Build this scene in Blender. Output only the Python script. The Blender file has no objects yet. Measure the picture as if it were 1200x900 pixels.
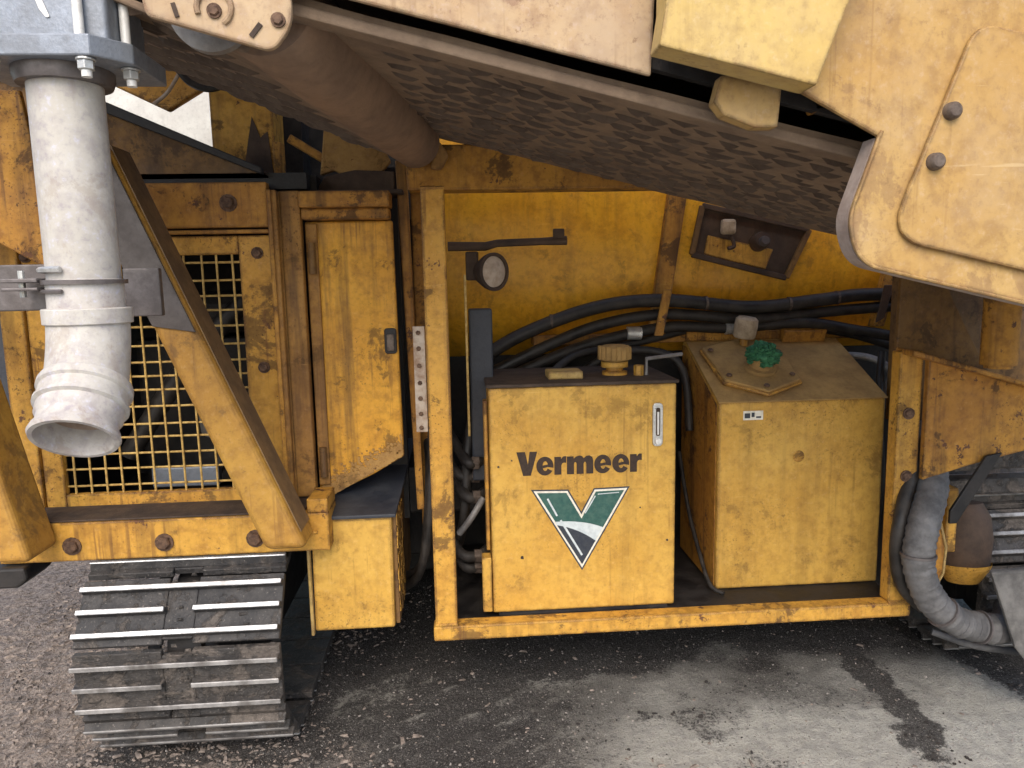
import bpy, bmesh, math, random
from mathutils import Vector, Matrix, noise
random.seed(7)
R = math.radians
sc = bpy.context.scene
COL = sc.collection

# ------------------------------------------------------------------ camera, sky, sun, exposure
YAW, PITCH, ROLL = R(4.0), R(-8.0), R(1.15)
fwd = Vector((math.sin(YAW)*math.cos(PITCH), math.cos(YAW)*math.cos(PITCH), math.sin(PITCH)))
r0 = Vector((math.cos(YAW), -math.sin(YAW), 0)); u0 = r0.cross(fwd)
cr = r0*math.cos(ROLL) - u0*math.sin(ROLL); cu = r0*math.sin(ROLL) + u0*math.cos(ROLL)
cam_data = bpy.data.cameras.new('camera'); cam = bpy.data.objects.new('camera', cam_data); COL.objects.link(cam)
cam.matrix_world = Matrix(((cr.x, cu.x, -fwd.x, 0), (cr.y, cu.y, -fwd.y, 0), (cr.z, cu.z, -fwd.z, 1.5), (0, 0, 0, 1)))
cam_data.sensor_width = 36; cam_data.lens = 26.1; cam_data.clip_start = 0.05; cam_data.clip_end = 500
sc.camera = cam

SUN_EL, SUN_AZ = R(45), R(190)          # azimuth clockwise from +Y: behind the camera, a little to its left
world = bpy.data.worlds.new('World'); sc.world = world; world.use_nodes = True
wn = world.node_tree.nodes; wl = world.node_tree.links
sky = wn.new('ShaderNodeTexSky'); sky.sky_type = 'NISHITA'; sky.sun_disc = False
sky.sun_elevation = SUN_EL; sky.sun_rotation = SUN_AZ; sky.air_density = 1.0; sky.dust_density = 2.5; sky.ozone_density = 1.0
wn['Background'].inputs[1].default_value = 0.15
wl.new(sky.outputs[0], wn['Background'].inputs[0])
sd = bpy.data.lights.new('sun', 'SUN'); sd.energy = 1.2; sd.angle = R(45); sd.color = (1.0, 0.93, 0.82)
sun = bpy.data.objects.new('sun', sd); COL.objects.link(sun)
sv = Vector((math.sin(SUN_AZ)*math.cos(SUN_EL), math.cos(SUN_AZ)*math.cos(SUN_EL), math.sin(SUN_EL)))
sun.rotation_euler = sv.to_track_quat('Z', 'Y').to_euler(); sun.location = sv*20
vs = sc.view_settings; vs.view_transform = 'Standard'; vs.look = 'None'; vs.gamma = 1.0; vs.use_curve_mapping = False
vs.exposure = 0.98
sc.cycles.max_bounces = 7; sc.cycles.diffuse_bounces = 4; sc.cycles.glossy_bounces = 3; sc.cycles.transmission_bounces = 2

# ------------------------------------------------------------------ materials
class NT:
    def __init__(s, name):
        s.m = bpy.data.materials.new(name); s.m.use_nodes = True
        s.t = s.m.node_tree; s.b = s.t.nodes['Principled BSDF']
    def n(s, kind, **kw):
        o = s.t.nodes.new(kind)
        for k, v in kw.items(): setattr(o, k, v)
        return o
    def l(s, a, b): s.t.links.new(a, b)
    def pos(s, sx=1, sy=1, sz=1):
        g = s.n('ShaderNodeNewGeometry')
        if (sx, sy, sz) == (1, 1, 1): return g.outputs['Position']
        v = s.n('ShaderNodeVectorMath', operation='MULTIPLY'); v.inputs[1].default_value = (sx, sy, sz)
        s.l(g.outputs['Position'], v.inputs[0]); return v.outputs[0]
    def noise(s, p, scale, detail=4, rough=0.55, dist=0.0):
        o = s.n('ShaderNodeTexNoise'); s.l(p, o.inputs['Vector'])
        o.inputs['Scale'].default_value = scale; o.inputs['Detail'].default_value = detail
        o.inputs['Roughness'].default_value = rough; o.inputs['Distortion'].default_value = dist
        return o.outputs[0]
    def ramp(s, v, a, b, to0=0.0, to1=1.0):
        o = s.n('ShaderNodeMapRange'); o.interpolation_type = 'SMOOTHSTEP'
        s.l(v, o.inputs[0]); o.inputs[1].default_value = a; o.inputs[2].default_value = b
        o.inputs[3].default_value = to0; o.inputs[4].default_value = to1
        return o.outputs[0]
    def mix(s, f, a, b):
        o = s.n('ShaderNodeMix', data_type='RGBA')
        if isinstance(f, (int, float)): o.inputs[0].default_value = f
        else: s.l(f, o.inputs[0])
        for i, v in ((6, a), (7, b)):
            if isinstance(v, (tuple, list)): o.inputs[i].default_value = (*v[:3], 1)
            else: s.l(v, o.inputs[i])
        return o.outputs[2]
    def math(s, op, a, b=0.0):
        o = s.n('ShaderNodeMath', operation=op)
        for i, v in ((0, a), (1, b)):
            if isinstance(v, (int, float)): o.inputs[i].default_value = v
            else: s.l(v, o.inputs[i])
        return o.outputs[0]
    def bump(s, h, strength=0.3, dist=0.01, nrm=None):
        o = s.n('ShaderNodeBump'); o.inputs['Strength'].default_value = strength; o.inputs['Distance'].default_value = dist
        s.l(h, o.inputs['Height'])
        if nrm is not None: s.l(nrm, o.inputs['Normal'])
        return o.outputs[0]
    def out(s, col=None, rough=None, nrm=None, metal=0.0, spec=0.5):
        b = s.b
        if col is not None:
            if isinstance(col, (tuple, list)): b.inputs['Base Color'].default_value = (*col[:3], 1)
            else: s.l(col, b.inputs['Base Color'])
        if rough is not None:
            if isinstance(rough, (int, float)): b.inputs['Roughness'].default_value = rough
            else: s.l(rough, b.inputs['Roughness'])
        if nrm is not None: s.l(nrm, b.inputs['Normal'])
        if isinstance(metal, (int, float)): b.inputs['Metallic'].default_value = metal
        else: s.l(metal, b.inputs['Metallic'])
        b.inputs['Specular IOR Level'].default_value = spec
        return s.m

def paint(name, c1, c2, grime=0.5, streak=0.4, speck=0.6, chip=0.35, rough=0.55, gcol=(0.085, 0.045, 0.018), edge=0.6, wave=0.5, dust=0.0, off=0.0, runs=0.35):
    t = NT(name); p0 = t.pos()
    if off:
        v = t.n('ShaderNodeVectorMath', operation='ADD'); v.inputs[1].default_value = (off, off*0.7, -off); t.l(p0, v.inputs[0]); p = v.outputs[0]
    else: p = p0
    st = t.n('ShaderNodeVectorMath', operation='MULTIPLY'); st.inputs[1].default_value = (16, 16, 1.1); t.l(p, st.inputs[0])
    low = t.noise(p, 2.6, 5, 0.6)
    col = t.mix(t.ramp(low, 0.35, 0.68), c1, c2)
    mid = t.noise(p, 26, 5, 0.62)
    col = t.mix(t.ramp(mid, 0.42, 0.70, 0, 0.45*grime + 0.26), col, (c2[0]*0.55, c2[1]*0.50, c2[2]*0.62))
    fin = t.noise(p, 62, 6, 0.72)
    col = t.mix(t.ramp(fin, 0.30, 0.47, 0.30, 0.0), col, (min(1, c1[0]*1.15), min(1, c1[1]*1.28), c1[2]*1.9+0.05))
    col = t.mix(t.ramp(fin, 0.52, 0.68, 0.0, 0.34), col, (c2[0]*0.50, c2[1]*0.46, c2[2]*0.7))
    if dust: col = t.mix(t.ramp(t.noise(p, 4.3, 7, 0.66), 0.4, 0.66, 0, dust), col, (0.40, 0.30, 0.20))
    pat = t.noise(p, 5.5, 9, 0.74, 0.3)
    col = t.mix(t.ramp(pat, 0.50, 0.70, 0, 0.55*grime), col, gcol)
    col = t.mix(t.ramp(pat, 0.595-0.055*grime, 0.63-0.055*grime, 0, 0.8*grime), col, gcol)
    stn = t.noise(st.outputs[0], 1.0, 5, 0.6)
    col = t.mix(t.ramp(stn, 0.50, 0.70, 0, streak), col, (gcol[0]*0.9, gcol[1]*0.85, gcol[2]*0.8))
    sp = t.noise(p, 105, 4, 0.7)
    spm = t.math('MULTIPLY', t.ramp(sp, 0.55, 0.66, 0, speck), t.ramp(t.noise(p, 2.7, 5, 0.72), 0.46, 0.64))
    col = t.mix(spm, col, (gcol[0]*0.75, gcol[1]*0.7, gcol[2]*0.7))
    if runs:
        rv = t.n('ShaderNodeVectorMath', operation='MULTIPLY'); rv.inputs[1].default_value = (55, 55, 1.6); t.l(p, rv.inputs[0])
        rm = t.math('MULTIPLY', t.ramp(t.noise(rv.outputs[0], 1.0, 4, 0.6), 0.54, 0.66, 0, runs), t.ramp(t.noise(p, 3.1, 4, 0.6), 0.46, 0.62))
        col = t.mix(rm, col, (0.13, 0.055, 0.018))
    sv_ = t.n('ShaderNodeVectorMath', operation='MULTIPLY'); sv_.inputs[1].default_value = (3.0, 9, 70); t.l(p, sv_.inputs[0])
    sc_ = t.math('MULTIPLY', t.ramp(t.noise(sv_.outputs[0], 1.0, 5, 0.7, 1.2), 0.63, 0.70, 0, 0.5), t.ramp(t.noise(p, 4.7, 3, 0.6), 0.50, 0.62))
    col = t.mix(sc_, col, (min(1, c1[0]*1.1+.05), min(1, c1[1]*1.15+.06), c1[2]*1.3+.07))
    ch = t.noise(p, 15, 6, 0.74)
    chm = t.ramp(ch, 0.655 - 0.05*chip, 0.675 - 0.05*chip, 0, min(1, chip*1.6))
    rust = t.mix(t.ramp(t.noise(p, 60, 3), 0.4, 0.6), (0.035, 0.017, 0.010), (0.12, 0.05, 0.022))
    col = t.mix(chm, col, rust)
    if edge:
        bv = t.n('ShaderNodeBevel', samples=2); bv.inputs[0].default_value = 0.011
        g = t.n('ShaderNodeNewGeometry'); d = t.n('ShaderNodeVectorMath', operation='DOT_PRODUCT')
        t.l(bv.outputs[0], d.inputs[0]); t.l(g.outputs['Normal'], d.inputs[1])
        e = t.ramp(d.outputs['Value'], 0.995, 0.93, 0, edge)
        e = t.math('MULTIPLY', e, t.ramp(t.noise(p, 19, 6, 0.72), 0.36, 0.53))
        col = t.mix(e, col, rust)
    h = t.math('ADD', t.math('MULTIPLY', sp, 0.25), t.math('MULTIPLY', chm, -0.5))
    h = t.math('ADD', h, t.math('MULTIPLY', mid, 0.5))
    nb = t.bump(h, 0.35, 0.0035)
    nb = t.bump(t.noise(p, 3.0, 2), wave, 0.02, nb)
    rg = t.math('ADD', t.ramp(pat, 0.4, 0.7, rough, rough + 0.25), t.math('MULTIPLY', spm, 0.15))
    return t.out(col, rg, nb, 0.0, 0.4)

def plain(name, c1, c2, scale=20, rough=0.7, metal=0.0, bump=0.3, bscale=60, spec=0.4, aniso=None, bdist=0.004):
    t = NT(name); p = t.pos(*(aniso or (1, 1, 1)))
    a = t.noise(p, scale, 7, 0.65)
    col = t.mix(t.ramp(a, 0.34, 0.68), c1, c2)
    b = t.noise(p, bscale, 5, 0.65)
    col = t.mix(t.ramp(b, 0.45, 0.75, 0, 0.35), col, tuple(0.45*x for x in c1))
    return t.out(col, t.ramp(a, 0.3, 0.7, max(0.05, rough - 0.12), min(1, rough + 0.12)), t.bump(b, bump, bdist), metal, spec)

YA, YB = (0.62, 0.335, 0.052), (0.52, 0.255, 0.034)
M = {}
M['tank'] = paint('tank_yellow_paint', (0.63, 0.37, 0.070), (0.55, 0.295, 0.044), grime=0.32, streak=0.20, speck=0.6, chip=0.10, rough=0.5, edge=0.9)
M['frame'] = paint('frame_yellow_paint', YA, YB, grime=0.75, streak=0.40, speck=0.9, chip=0.6, gcol=(0.075, 0.038, 0.015), runs=0.6, rough=0.55, edge=1.0, off=3.1)
M['grimy'] = paint('grimy_yellow_paint', (0.52, 0.255, 0.034), (0.38, 0.17, 0.026), grime=0.85, streak=0.6, speck=0.9, chip=0.65, gcol=(0.065, 0.033, 0.015), runs=0.7, rough=0.6, edge=0.6, off=5.7)
M['door'] = paint('door_yellow_paint', (0.72, 0.36, 0.034), (0.60, 0.28, 0.026), grime=0.68, streak=0.66, runs=0.7, speck=0.8, chip=0.22, rough=0.55, edge=0.5, off=9.2)
M['panel'] = paint('panel_yellow_paint', (0.84, 0.43, 0.028), (0.76, 0.35, 0.020), grime=0.30, streak=0.20, runs=0.2, speck=0.4, chip=0.10, rough=0.30, edge=0.4, off=1.7)
M['stain'] = paint('rust_stained_paint', (0.40, 0.20, 0.042), (0.24, 0.115, 0.030), grime=0.6, streak=0.75, speck=0.8, chip=0.3, rough=0.65, edge=0, off=11.0, runs=0.6)
M['brown'] = paint('oily_brown_paint', (0.22, 0.115, 0.030), (0.13, 0.072, 0.026), grime=0.7, streak=0.55, speck=0.6, chip=0.3, rough=0.6, gcol=(0.05, 0.030, 0.018), edge=0.3, off=7.7)
M['pale'] = paint('dusty_pale_yellow_paint', (0.45, 0.295, 0.108), (0.40, 0.235, 0.068), grime=0.48, streak=0.14, speck=0.35, chip=0.06, runs=0.3, rough=0.6, gcol=(0.20, 0.115, 0.06), edge=0.9, dust=0.30, off=2.3)
M['paleyellow'] = paint('faded_yellow_paint', (0.53, 0.375, 0.125), (0.49, 0.325, 0.09), grime=0.22, streak=0.08, speck=0.5, chip=0.16, rough=0.6, gcol=(0.20, 0.115, 0.06), edge=0.8, dust=0.25, off=4.9)
M['pink'] = paint('dusty_pinkish_paint', (0.46, 0.335, 0.20), (0.40, 0.25, 0.12), grime=0.45, streak=0.05, speck=0.4, chip=0.26, rough=0.65, gcol=(0.20, 0.10, 0.075), edge=0.8, dust=0.7, off=6.6)
M['brace'] = paint('brace_yellow_paint', (0.52, 0.285, 0.050), (0.42, 0.21, 0.036), grime=0.45, streak=0.15, speck=0.5, chip=0.2, rough=0.5, gcol=(0.10, 0.06, 0.035), edge=0.5, off=8.4)
M['wire'] = plain('grille_wire_paint', (0.62, 0.42, 0.13), (0.40, 0.24, 0.07), 60, 0.6)
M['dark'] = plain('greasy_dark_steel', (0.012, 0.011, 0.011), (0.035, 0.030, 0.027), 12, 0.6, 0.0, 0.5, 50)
M['bluegrey'] = plain('dark_bluegrey_sheet', (0.030, 0.034, 0.045), (0.055, 0.058, 0.066), 9, 0.55, 0.0, 0.3, 80)
M['rubber'] = plain('black_hose_rubber', (0.016, 0.014, 0.013), (0.045, 0.038, 0.032), 18, 0.55, 0.0, 0.3, 70)
M['belt'] = plain('dusty_belt_rubber', (0.235, 0.165, 0.110), (0.165, 0.115, 0.080), 9, 0.9, 0.0, 1.0, 38)
M['drum'] = plain('dirt_caked_drum', (0.26, 0.165, 0.105), (0.185, 0.120, 0.080), 6, 0.85, 0.0, 0.6, 30)
M['beltedge'] = plain('belt_edge_rubber', (0.15, 0.118, 0.090), (0.095, 0.073, 0.056), 10, 0.8)
M['lug'] = plain('belt_lug_rubber', (0.135, 0.094, 0.065), (0.090, 0.062, 0.045), 12, 0.85)
M['steel'] = plain('dusty_bolt_steel', (0.16, 0.125, 0.10), (0.075, 0.052, 0.04), 40, 0.6, 0.3)
M['rustbolt'] = plain('rusty_bolt', (0.15, 0.085, 0.05), (0.06, 0.034, 0.024), 60, 0.75, 0.1)
M['bright'] = plain('zinc_steel', (0.62, 0.62, 0.60), (0.45, 0.44, 0.42), 30, 0.38, 0.6)
M['rod'] = plain('pale_tie_rod', (0.78, 0.77, 0.74), (0.68, 0.66, 0.62), 20, 0.45, 0.1)
M['alu'] = plain('bluish_cast_aluminium', (0.26, 0.29, 0.34), (0.20, 0.215, 0.24), 14, 0.5, 0.35, 0.3, 120, 0.5)
M['alu2'] = plain('weathered_aluminium', (0.30, 0.29, 0.28), (0.20, 0.18, 0.165), 16, 0.55, 0.3, 0.4, 90)
M['pvc'] = paint('chalky_white_pipe', (0.52, 0.495, 0.45), (0.45, 0.42, 0.37), grime=0.40, streak=0.40, speck=0.25, chip=0.0, rough=0.55, gcol=(0.33, 0.27, 0.22), edge=0.0, wave=0.15, off=3.9, runs=0)
M['pvc2'] = paint('stained_white_plastic', (0.56, 0.535, 0.50), (0.45, 0.41, 0.365), grime=0.5, streak=0.10, speck=0.3, chip=0.0, rough=0.5, gcol=(0.30, 0.235, 0.19), edge=0.0, wave=0.15, off=2.9, runs=0)
M['pvcin'] = plain('rusty_pipe_mouth', (0.50, 0.40, 0.33), (0.25, 0.14, 0.09), 9, 0.7)
M['clamp'] = plain('grey_steel_strap', (0.17, 0.15, 0.145), (0.11, 0.095, 0.09), 20, 0.5, 0.4)
def shoe_mat(name, base, base2, mud, amt, thr):
    t = NT(name); p = t.pos()
    col = t.mix(t.ramp(t.noise(p, 14, 6, 0.65), 0.35, 0.65), base, base2)
    n1 = t.noise(p, 9, 7, 0.68, 0.5); m = t.ramp(n1, thr, thr+0.10, 0, amt)
    col = t.mix(m, col, t.mix(t.ramp(t.noise(p, 70, 5, 0.7), 0.35, 0.65), mud, tuple(0.55*c for c in mud)))
    f = t.noise(p, 120, 4, 0.7); col = t.mix(t.ramp(f, 0.60, 0.70, 0, 0.6), col, (0.30, 0.265, 0.23))
    h = t.math('ADD', t.math('MULTIPLY', m, 0.8), t.math('MULTIPLY', t.noise(p, 55, 5, 0.7), 0.8))
    return t.out(col, t.ramp(m, 0, 1, 0.55, 0.92), t.bump(h, 0.9, 0.008), 0.0, 0.4)
M['pad'] = shoe_mat('track_shoe_steel', (0.028, 0.027, 0.028), (0.060, 0.055, 0.052), (0.16, 0.135, 0.115), 0.75, 0.52)
M['mudpad'] = shoe_mat('muddy_track_shoe', (0.034, 0.031, 0.029), (0.070, 0.062, 0.056), (0.150, 0.125, 0.105), 0.85, 0.47)
M['worn'] = plain('polished_grouser_edge', (0.72, 0.74, 0.76), (0.34, 0.33, 0.32), 13, 0.34, 0.55, 0.5, 90)
M['mudworn'] = plain('dull_grouser_edge', (0.40, 0.385, 0.37), (0.13, 0.118, 0.108), 10, 0.5, 0.3, 0.6, 70)
M['lens'] = plain('dusty_lens', (0.52, 0.42, 0.33), (0.38, 0.28, 0.20), 25, 0.45)
M['vinylblack'] = plain('worn_black_vinyl', (0.045, 0.024, 0.014), (0.030, 0.018, 0.012), 60, 0.5)
M['vinylwhite'] = plain('off_white_vinyl', (0.80, 0.76, 0.66), (0.70, 0.64, 0.52), 60, 0.45)
M['vinylgreen'] = plain('green_vinyl', (0.028, 0.092, 0.078), (0.055, 0.125, 0.10), 50, 0.4)
M['vinylnavy'] = plain('dark_slate_vinyl', (0.030, 0.036, 0.050), (0.045, 0.050, 0.060), 50, 0.4)
M['vinylmid'] = plain('pale_grey_vinyl', (0.62, 0.66, 0.66), (0.50, 0.55, 0.56), 40, 0.4)
M['green'] = plain('crumpled_green_wrap', (0.05, 0.19, 0.085), (0.022, 0.095, 0.045), 60, 0.7, 0.0, 0.6, 90, 0.3)
M['lid'] = plain('sawdust_caked_lid', (0.44, 0.265, 0.085), (0.26, 0.155, 0.058), 7, 0.85, 0.0, 0.7, 70)
M['lid2'] = plain('dark_dirty_lid', (0.075, 0.050, 0.034), (0.040, 0.028, 0.022), 10, 0.8, 0.0, 0.7, 70)
M['cap'] = plain('dusty_cream_cap', (0.46, 0.36, 0.25), (0.30, 0.22, 0.14), 30, 0.75)
M['wrap'] = plain('grey_wrapped_hose', (0.155, 0.150, 0.148), (0.065, 0.063, 0.064), 11, 0.65, 0.0, 0.5, 60)
M['grey'] = plain('grey_concrete_like_plate', (0.17, 0.16, 0.148), (0.085, 0.08, 0.075), 12, 0.85, 0.0, 0.9, 40)
M['rimdust'] = plain('mauve_dusty_steel', (0.42, 0.34, 0.29), (0.28, 0.215, 0.18), 14, 0.75)
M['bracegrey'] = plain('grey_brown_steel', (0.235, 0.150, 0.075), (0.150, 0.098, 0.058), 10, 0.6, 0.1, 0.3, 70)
M['sleeve'] = plain('dark_grey_steel', (0.115, 0.098, 0.090), (0.075, 0.062, 0.056), 10, 0.6, 0.1, 0.3, 70)
M['strap'] = plain('rust_spotted_strap', (0.46, 0.38, 0.30), (0.26, 0.16, 0.10), 24, 0.7)
M['white'] = plain('off_white_cover', (0.62, 0.61, 0.56), (0.52, 0.50, 0.46), 8, 0.6)
M['oldbrown'] = plain('stained_dark_brown', (0.085, 0.050, 0.030), (0.045, 0.030, 0.022), 8, 0.75, 0, 0.5)
M['clod'] = plain('black_wood_fines', (0.020, 0.017, 0.016), (0.045, 0.038, 0.033), 40, 0.95)
M['stone'] = plain('pale_grit', (0.32, 0.29, 0.26), (0.20, 0.175, 0.155), 50, 0.9)
M['chip'] = plain('weathered_wood_chip', (0.29, 0.235, 0.195), (0.105, 0.085, 0.072), 30, 0.9)
M['dustdrip'] = paint('crusted_sawdust', (0.42, 0.24, 0.075), (0.30, 0.16, 0.05), grime=0.5, streak=0.2, speck=0.9, chip=0.6, rough=0.85, edge=0, off=12.0)

def ground_mat():
    t = NT('packed_yard_ground'); p = t.pos()
    at = t.n('ShaderNodeAttribute', attribute_name='soil_and_shade')      # R: pale silt, bounce foreground; G: black fines, painted shade; B: brown mulch
    s = t.n('ShaderNodeSeparateColor'); t.l(at.outputs['Color'], s.inputs[0])
    fine = t.noise(p, 95, 5, 0.7); mid = t.noise(p, 9, 8, 0.66); mid2 = t.noise(p, 21, 8, 0.7)
    col = t.mix(t.ramp(mid, 0.35, 0.65), (0.080, 0.072, 0.064), (0.125, 0.114, 0.101))
    pal = t.mix(t.ramp(mid2, 0.38, 0.62), (0.49, 0.47, 0.41), (0.35, 0.335, 0.30))
    col = t.mix(t.math('MULTIPLY', s.outputs[0], t.ramp(mid2, 0.28, 0.46, 0.55, 1)), col, pal)
    mul = t.mix(t.ramp(t.noise(p, 48, 6, 0.7), 0.35, 0.66), (0.125, 0.098, 0.080), (0.36, 0.295, 0.245))
    col = t.mix(s.outputs[2], col, mul)
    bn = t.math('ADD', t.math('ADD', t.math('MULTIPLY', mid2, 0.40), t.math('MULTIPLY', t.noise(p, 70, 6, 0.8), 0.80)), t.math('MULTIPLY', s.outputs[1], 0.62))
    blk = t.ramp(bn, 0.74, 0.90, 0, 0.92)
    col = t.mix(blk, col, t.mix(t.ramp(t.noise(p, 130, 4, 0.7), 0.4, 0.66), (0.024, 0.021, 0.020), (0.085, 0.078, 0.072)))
    col = t.mix(t.ramp(fine, 0.56, 0.70, 0, 0.55), col, (0.035, 0.030, 0.027))
    col = t.mix(t.ramp(fine, 0.30, 0.40, 0.35, 0), col, (0.33, 0.30, 0.27))
    gr = t.noise(p, 230, 3, 0.7)
    dk = t.math('MULTIPLY', t.ramp(gr, 0.54, 0.66, 0, 0.6), t.ramp(s.outputs[0], 0.2, 0.9, 1.0, 0.35))
    col = t.mix(dk, col, (0.040, 0.035, 0.031))
    col = t.mix(t.ramp(gr, 0.34, 0.44, 0.45, 0), col, (0.46, 0.43, 0.385))
    vo = t.n('ShaderNodeTexVoronoi'); t.l(p, vo.inputs['Vector']); vo.inputs['Scale'].default_value = 85
    cs = t.n('ShaderNodeSeparateColor'); t.l(vo.outputs['Color'], cs.inputs[0])
    pm_ = t.math('MULTIPLY', t.ramp(vo.outputs['Distance'], 0.30, 0.20), t.ramp(cs.outputs[0], 0.70, 0.74, 0, 0.8))
    col = t.mix(pm_, col, t.mix(cs.outputs[1], (0.09, 0.08, 0.07), (0.44, 0.41, 0.37)))
    h = t.math('ADD', t.math('ADD', t.math('MULTIPLY', fine, 0.6), mid2), t.math('ADD', t.math('MULTIPLY', gr, 0.5), t.math('MULTIPLY', pm_, 0.5)))
    return t.out(col, 0.92, t.bump(h, 0.9, 0.014), 0, 0.25)
M['ground'] = ground_mat()

# ------------------------------------------------------------------ mesh helpers
class MB:
    def __init__(s): s.v = []; s.f = []; s.m = []
    def add(s, vs, fs, mi=0):
        b = len(s.v); s.v += [tuple(v) for v in vs]; s.f += [tuple(b+i for i in f) for f in fs]; s.m += [mi]*len(fs); return s
    def box(s, x0, x1, y0, y1, z0, z1, mi=0):
        vs = [(x, y, z) for z in (z0, z1) for y in (y0, y1) for x in (x0, x1)]
        return s.add(vs, [(0, 2, 3, 1), (4, 5, 7, 6), (0, 1, 5, 4), (2, 6, 7, 3), (0, 4, 6, 2), (1, 3, 7, 5)], mi)
    def prism(s, poly, y0, y1, mi=0):                     # polygon in XZ, thick in Y
        return s.ext([(x, y0, z) for x, z in poly], (0, y1-y0, 0), mi)
    def ext(s, pts, d, mi=0):
        pts = [Vector(p) for p in pts]; d = Vector(d); n = len(pts)
        nrm = sum(((pts[i]).cross(pts[(i+1) % n]) for i in range(n)), Vector())
        if nrm.dot(d) > 0: pts.reverse()
        vs = pts + [p+d for p in pts]
        fs = [tuple(range(n)), tuple(range(2*n-1, n-1, -1))] + [(i, n+i, n+(i+1) % n, (i+1) % n) for i in range(n)]
        return s.add(vs, fs, mi)
    def tube(s, path, r, n=10, cap=True, mi=0, closed=False):
        P = [Vector(p) for p in path]; k = len(P); rs = r if isinstance(r, (list, tuple)) else [r]*k
        up = None; vs = []; fs = []
        for i in range(k):
            if closed: t = P[(i+1) % k]-P[i-1]
            else: t = P[min(i+1, k-1)]-P[max(i-1, 0)]
            t = t.normalized() if t.length > 1e-9 else Vector((0, 0, 1))
            if up is None: up = t.orthogonal().normalized()
            up = (up - t*up.dot(t)); up = up.normalized() if up.length > 1e-6 else t.orthogonal().normalized()
            w = t.cross(up)
            for j in range(n):
                a = 2*math.pi*j/n; vs.append(P[i] + (up*math.cos(a)+w*math.sin(a))*rs[i])
        for i in range(k if closed else k-1):
            for j in range(n):
                a, b = i*n+j, i*n+(j+1) % n; c = ((i+1) % k)*n
                fs.append((a, b, c+(j+1) % n, c+j))
        if cap and not closed:
            fs.append(tuple(range(n-1, -1, -1))); fs.append(tuple((k-1)*n+j for j in range(n)))
        return s.add(vs, fs, mi)
    def cyl(s, a, b, r, n=16, mi=0, r1=None): return s.tube([a, b], [r, r if r1 is None else r1], n, True, mi)
    def lathe(s, prof, o, axis, n=28, mi=0):              # prof: (radius, distance along axis)
        ax = Vector(axis).normalized(); u = ax.orthogonal().normalized(); w = ax.cross(u); o = Vector(o); k = len(prof); vs = []; fs = []
        for r, h in prof:
            for j in range(n):
                a = 2*math.pi*j/n; vs.append(o+ax*h+(u*math.cos(a)+w*math.sin(a))*r)
        for i in range(k-1):
            for j in range(n): fs.append((i*n+j, i*n+(j+1) % n, (i+1)*n+(j+1) % n, (i+1)*n+j))
        return s.add(vs, fs, mi)

ORG = {}
def obj(name, mb, mat, parent=None, bevel=0.0, smooth=False, label=None, kind=None, origin=None, seg=2):
    if origin is None:
        xs = [v[0] for v in mb.v]; ys = [v[1] for v in mb.v]; zs = [v[2] for v in mb.v]
        origin = Vector(((min(xs)+max(xs))/2, (min(ys)+max(ys))/2, min(zs)))
    o3 = Vector(origin)
    me = bpy.data.meshes.new(name); me.from_pydata([Vector(v)-o3 for v in mb.v], [], mb.f)
    for m in (mat if isinstance(mat, (list, tuple)) else [mat]): me.materials.append(M[m])
    if any(mb.m): me.polygons.foreach_set('material_index', mb.m)
    bm = bmesh.new(); bm.from_mesh(me); bmesh.ops.recalc_face_normals(bm, faces=bm.faces); bm.to_mesh(me); bm.free()
    o = bpy.data.objects.new(name, me); COL.objects.link(o)
    place(o, o3, parent)
    if smooth:
        me.polygons.foreach_set('use_smooth', [True]*len(me.polygons))
        try: me.set_sharp_from_angle(angle=R(40))
        except Exception: pass
    if bevel:
        b = o.modifiers.new('bevel', 'BEVEL'); b.width = bevel; b.segments = seg; b.limit_method = 'ANGLE'; b.angle_limit = R(35); b.harden_normals = False
    if label: o['label'] = label
    if kind: o['kind'] = kind
    return o
def place(o, w, parent):
    ORG[o.name] = Vector(w)
    if parent is not None:
        o.parent = parent; o.location = Vector(w)-ORG[parent.name]
    else: o.location = w
def copy_part(src, w, parent, rot=None, scale=None):
    c = src.copy(); COL.objects.link(c); place(c, w, parent)
    if rot is not None: c.rotation_euler = rot
    if scale is not None: c.scale = scale
    return c
def thing(name, loc, label, cat, group=None):
    e = bpy.data.objects.new(name, None); COL.objects.link(e); e.empty_display_size = 0.1
    place(e, Vector(loc), None); e['label'] = label; e['category'] = cat
    if group: e['group'] = group
    return e
def spline(pts, n=8):
    P = [Vector(p) for p in pts]; out = []
    for i in range(len(P)-1):
        a, b, c, d = P[max(i-1, 0)], P[i], P[i+1], P[min(i+2, len(P)-1)]
        for k in range(n):
            t = k/n; out.append(0.5*((2*b)+(c-a)*t+(2*a-5*b+4*c-d)*t*t+(3*b-a-3*c+d)*t**3))
    out.append(P[-1]); return out
def round_poly(pts, r, n=5):
    out = []; k = len(pts)
    for i in range(k):
        p = Vector(pts[i]).to_2d() if len(pts[i]) == 2 else Vector(pts[i]); a = Vector(pts[i-1]); b = Vector(pts[(i+1) % k])
        rr = r[i] if isinstance(r, (list, tuple)) else r
        if rr <= 0: out.append(tuple(p)); continue
        da = (a-p); db = (b-p); d = min(rr, da.length*0.45, db.length*0.45)
        s, e = p+da.normalized()*d, p+db.normalized()*d
        for j in range(n+1):
            t = j/n; q = s*(1-t)**2+p*2*t*(1-t)+e*t*t; out.append(tuple(q))
    return out
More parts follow.
